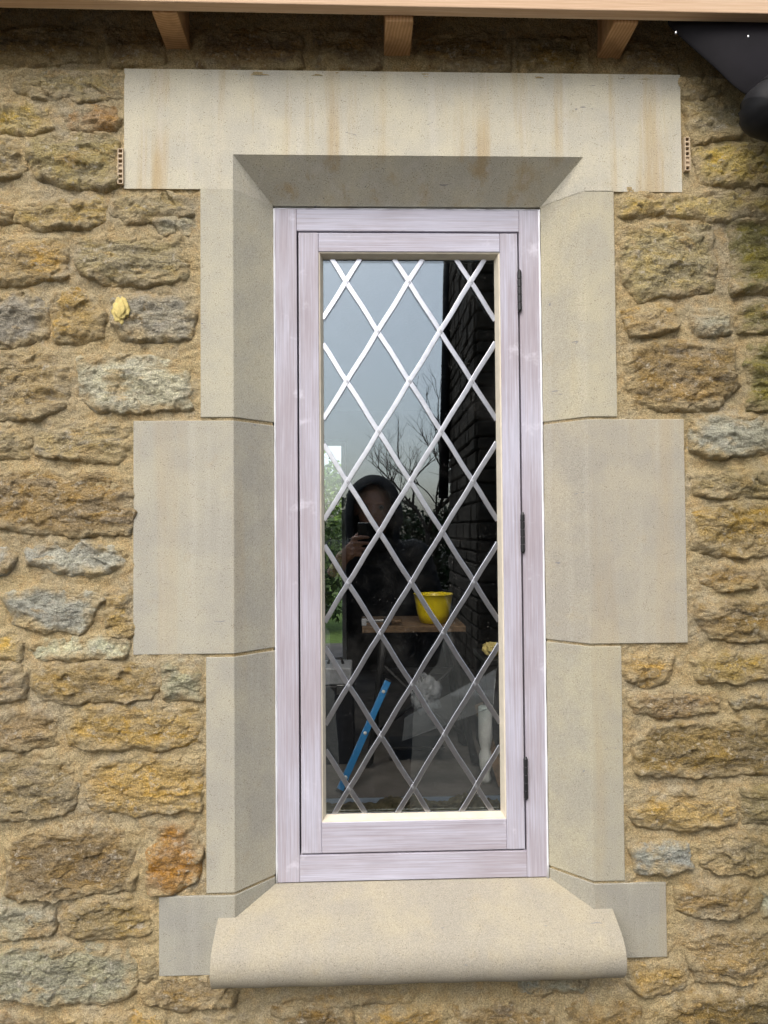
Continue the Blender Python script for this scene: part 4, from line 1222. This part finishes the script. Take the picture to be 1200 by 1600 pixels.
# neighbouring stone building that hides the sky at the right of the reflection
NY = -5.25
nx0 = 1.10
ND = 2.0
nb = empty('neighbour_house', (2.4, NY-1, 0), 'dark stone house mirrored at the right side of the glass', 'building')
box('wall_core', nx0+.02, 5.2, NY-ND, NY-.03, 0, 5.6, M['farstone'], nb)
rs = random.Random(3)
z = 0.0
proto = {}
while z < 5.55:
    hh = rs.uniform(.11, .19); x = nx0 + rs.uniform(-.02, .0)
    while x < 3.2:
        ww = rs.uniform(.18, .42)
        key = (round(ww, 1), round(hh, 2))
        if key not in proto:
            bm = bmesh.new(); bm_box(bm, 0, key[0]-.014, 0, .06, 0, key[1]-.014); bev(bm, .014, 1)
            me = bpy.data.meshes.new('stone'); bmesh.ops.recalc_face_normals(bm, faces=bm.faces); bm.to_mesh(me); bm.free(); me.materials.append(M['farstone'])
            proto[key] = me
        o = bpy.data.objects.new('stone', proto[key]); COL.objects.link(o); o.parent = nb; o.matrix_parent_inverse = root_inv(nb)
        o.location = (x, NY-.045+rs.uniform(-.008, .012), z)
        x += key[0]
    y_ = NY-.06
    while y_ > NY-ND:
        ww = rs.choice([.2, .3, .4])
        me = proto.get((ww, round(hh, 2)))
        if me is None: ww, me = key[0], proto[key]
        o = bpy.data.objects.new('stone', me); COL.objects.link(o); o.parent = nb; o.matrix_parent_inverse = root_inv(nb)
        o.rotation_euler = (0, 0, -math.pi/2); o.location = (nx0-.03+rs.uniform(-.01, .01), y_, z)
        y_ -= ww
    z += key[1]
tube('rainwater_pipe', [(nx0-.12, NY-ND+.06, 1.88), (nx0-.07, NY-ND+.06, 3.4), (nx0-.01, NY-ND+.06, 5.5)], .06, M['blackpl'], nb, 12)
for r_ in range(12):
    for c_ in range(9):
        zc = 2.75+r_*.135
        o = box('slate', nx0+.30+c_*.21+(.1 if r_ % 2 else 0), nx0+.30+c_*.21+.205+(.1 if r_ % 2 else 0), NY+.045, NY+.056, zc, zc+.20, M['slate'], nb) if (r_ == 0 and c_ == 0) else None
        if r_ == 0 and c_ == 0: sl = o
        else:
            o = sl.copy(); COL.objects.link(o)
            o.location = (c_*.21+(.1 if r_ % 2 else 0), 0, r_*.135)
        o.rotation_euler = (0, 0, 0)
hexa('roof', [(nx0-.12, NY+.2, 5.55), (5.4, NY+.2, 5.55), (5.4, NY-ND-.2, 5.55), (nx0-.12, NY-ND-.2, 5.55),
              (nx0-.12, NY-.9, 7.0), (5.4, NY-.9, 7.0), (5.4, NY-1.1, 7.0), (nx0-.12, NY-1.1, 7.0)], M['slate'], nb)

# ------------------------------------------------------------------ the person taking the picture
per = empty('person', (0.05, -1.62, 0), 'person in a dark hooded jacket holding up a phone, mirrored in the glass', 'person')
def blob_mesh(name, chains, m, parent, voxel, smooth=6):
    bm = bmesh.new()
    for pts in chains:
        for (a, ra), (b, rb) in zip(pts, pts[1:]):
            a, b = Vector(a), Vector(b)
            ra3 = ra if hasattr(ra, '__len__') else (ra, ra, ra); rb3 = rb if hasattr(rb, '__len__') else (rb, rb, rb)
            n = max(2, int((b-a).length/(0.35*min(min(ra3), min(rb3))))+1)
            for k in range(n+1):
                t = k/n; c = a.lerp(b, t); rr = [ra3[i]*(1-t)+rb3[i]*t for i in range(3)]
                mt = Matrix.Translation(c) @ Matrix.Diagonal((*rr, 1))
                bmesh.ops.create_icosphere(bm, subdivisions=2, radius=1.0, matrix=mt)
    o = from_bm(name, bm, m, parent, True)
    md = o.modifiers.new('skin', 'REMESH'); md.mode = 'VOXEL'; md.voxel_size = voxel; md.use_smooth_shade = True
    s_ = o.modifiers.new('smooth', 'SMOOTH'); s_.iterations = smooth; s_.factor = 0.5
    return o
HX, HY, HZ = 0.045, -1.60, 1.585          # head centre
yb = -1.66                                # body plane
lens = CAMP
# left hand round the phone: palm at its left edge, four fingers over the back, thumb on the screen side
PX0, PX1, PZ0, PZ1, PY0, PY1 = -0.020, 0.054, 1.372, 1.528, -1.252, -1.244
hand = []
wr = (-0.075, -1.275, 1.40)
hand.append([((-0.21, -1.45, 1.20), .040), ((-0.12, -1.33, 1.32), .030), (wr, .026)])
hand.append([(wr, (.024, .016, .026)), ((-0.045, -1.262, 1.425), (.018, .016, .036)), ((-0.036, -1.256, 1.435), (.013, .015, .038))])
for k, (z_, L, dz) in enumerate(((1.470, .052, .004), (1.450, .060, .002), (1.430, .056, .0), (1.411, .046, -.002))):
    hand.append([((-0.037, -1.252, z_-.004), .0095), ((-0.033, -1.2345, z_), .0088), ((-0.033+L*.45, -1.2345, z_+dz), .0082), ((-0.033+L, -1.2365, z_+dz*1.5-.002), .0066)])
hand.append([((-0.046, -1.268, 1.425), .013), ((-0.034, -1.268, 1.468), .0105), ((-0.012, -1.2625, 1.487), .0088)])
body = [
    [((HX, HY, HZ+.03), (.075, .092, .085)), ((HX, HY+.015, HZ-.06), (.060, .072, .055))],           # skull and jaw
    [((HX, HY+.078, HZ-.075), (.022, .016, .018)), ((HX, HY+.07, HZ-.07), (.03, .02, .02))],          # chin
    [((HX, HY+.088, HZ+.012), (.009, .010, .010)), ((HX, HY+.104, HZ-.018), (.014, .013, .010))],     # nose
    [((HX-.03, HY+.083, HZ+.026), (.018, .008, .006)), ((HX+.03, HY+.083, HZ+.026), (.018, .008, .006))],  # brow
    [((HX-.018, HY+.083, HZ-.043), (.010, .008, .0045)), ((HX+.018, HY+.083, HZ-.043), (.010, .008, .0045))],  # mouth
    [((HX-.076, HY-.005, HZ), (.010, .018, .028)), ((HX-.078, HY-.008, HZ+.008), (.008, .016, .020))],
    [((HX+.076, HY-.005, HZ), (.010, .018, .028)), ((HX+.078, HY-.008, HZ+.008), (.008, .016, .020))],
    [((HX, HY-.01, HZ-.06), .055), ((HX, yb, HZ-.17), .06)],
    [((HX, yb, 1.40), (.16, .09, .06)), ((HX, yb, 1.15), (.13, .09, .10)), ((HX, yb, .95), (.14, .095, .1))],
    [((HX+.25, yb-.01, 1.02), .032), ((HX+.20, yb+.06, .95), .028), ((HX+.165, yb+.09, .91), (.028, .022, .03))],      # right hand in the jacket pocket
] + hand
blob_mesh('body', body, M['skin'], per, 0.0045, 3)
for s_ in (-1, 1):
    bm = bmesh.new(); bmesh.ops.create_uvsphere(bm, u_segments=12, v_segments=8, radius=.0115)
    for v in bm.verts: v.co += Vector((HX+s_*.031, HY+.078, HZ+.008))
    from_bm('eye', bm, M['eyew'], per, True)
    bm = bmesh.new(); bmesh.ops.create_uvsphere(bm, u_segments=10, v_segments=6, radius=.006)
    for v in bm.verts: v.co += Vector((HX+s_*.031, HY+.0865, HZ+.008))
    from_bm('iris', bm, M['hair'], per, True)
jacket = [
    [((HX, yb, 1.43), (.11, .10, .06)), ((HX, yb, 1.38), (.20, .125, .09)), ((HX, yb, 1.18), (.205, .135, .14)), ((HX, yb, .92), (.20, .14, .12)), ((HX, yb, .84), (.205, .145, .06))],
    [((HX-.17, yb, 1.38), .085), ((HX-.27, yb+.02, 1.12), .068), ((HX-.255, yb+.16, 1.14), .062), ((-0.115, -1.335, 1.315), .046)],
    [((HX+.17, yb, 1.38), .085), ((HX+.265, yb-.03, 1.13), .068), ((HX+.22, yb+.055, .96), .056), ((HX+.15, yb+.09, .90), .06)],
    [((HX, yb-.01, 1.46), (.10, .10, .05)), ((HX, yb-.04, 1.44), (.13, .11, .05))],
]
blob_mesh('jacket', jacket, M['cloth'], per, 0.011, 6)
legs = []
for s_ in (-1, 1):
    legs.append([((HX+s_*.085, yb, .90), (.10, .12, .10)), ((HX+s_*.078, yb+.01, .50), .080), ((HX+s_*.078, yb-.01, .10), .068)])
blob_mesh('trousers', legs, M['jeans'], per, 0.012, 5)
for s_ in (-1, 1):
    blob_mesh('shoe', [[((HX+s_*.085, yb-.02, .055), (.046, .06, .055)), ((HX+s_*.09, yb+.07, .038), (.044, .07, .038)), ((HX+s_*.095, yb+.15, .032), (.040, .05, .030))]], M['black'], per, 0.008, 4)
def hood():
    bm = bmesh.new()
    bmesh.ops.create_uvsphere(bm, u_segments=40, v_segments=28, radius=1.0)
    dele = []
    for v in bm.verts:
        v.co = Vector((v.co.x, v.co.y, v.co.z))
    for f_ in bm.faces:
        c_ = f_.calc_center_median()
        if c_.y > 0.45 and (c_.x/0.72)**2 + ((c_.z+0.08)/0.80)**2 < 1: dele.append(f_)
    bmesh.ops.delete(bm, geom=dele, context='FACES')
    for v in bm.verts:
        p = v.co.copy()
        sx_ = .124 + (.10*max(0, -p.z-.35)**1.3 if p.z < -.35 else 0)
        k = 1+.04*math.sin(p.z*7+p.x*3)
        v.co = Vector((HX+p.x*sx_*k, HY-.004+p.y*.150*k, HZ-.005+p.z*(.156 if p.z > 0 else .19)))
    o = from_bm('hood', bm, M['cloth'], per, True)
    md = o.modifiers.new('thick', 'SOLIDIFY'); md.thickness = .008
    o.modifiers.new('sub', 'SUBSURF').render_levels = 1
hood()
ph = empty('phone', (0.017, -1.248, PZ0), 'black phone held up in front of the hooded face, mirrored in the glass', 'phone')
box('body', PX0, PX1, PY0, PY1, PZ0, PZ1, M['phone'], ph, .0032)
box('camera_island', PX0+.006, PX0+.034, PY1+.0001, PY1+.0018, PZ1-.052, PZ1-.006, M['black'], ph, .0008)
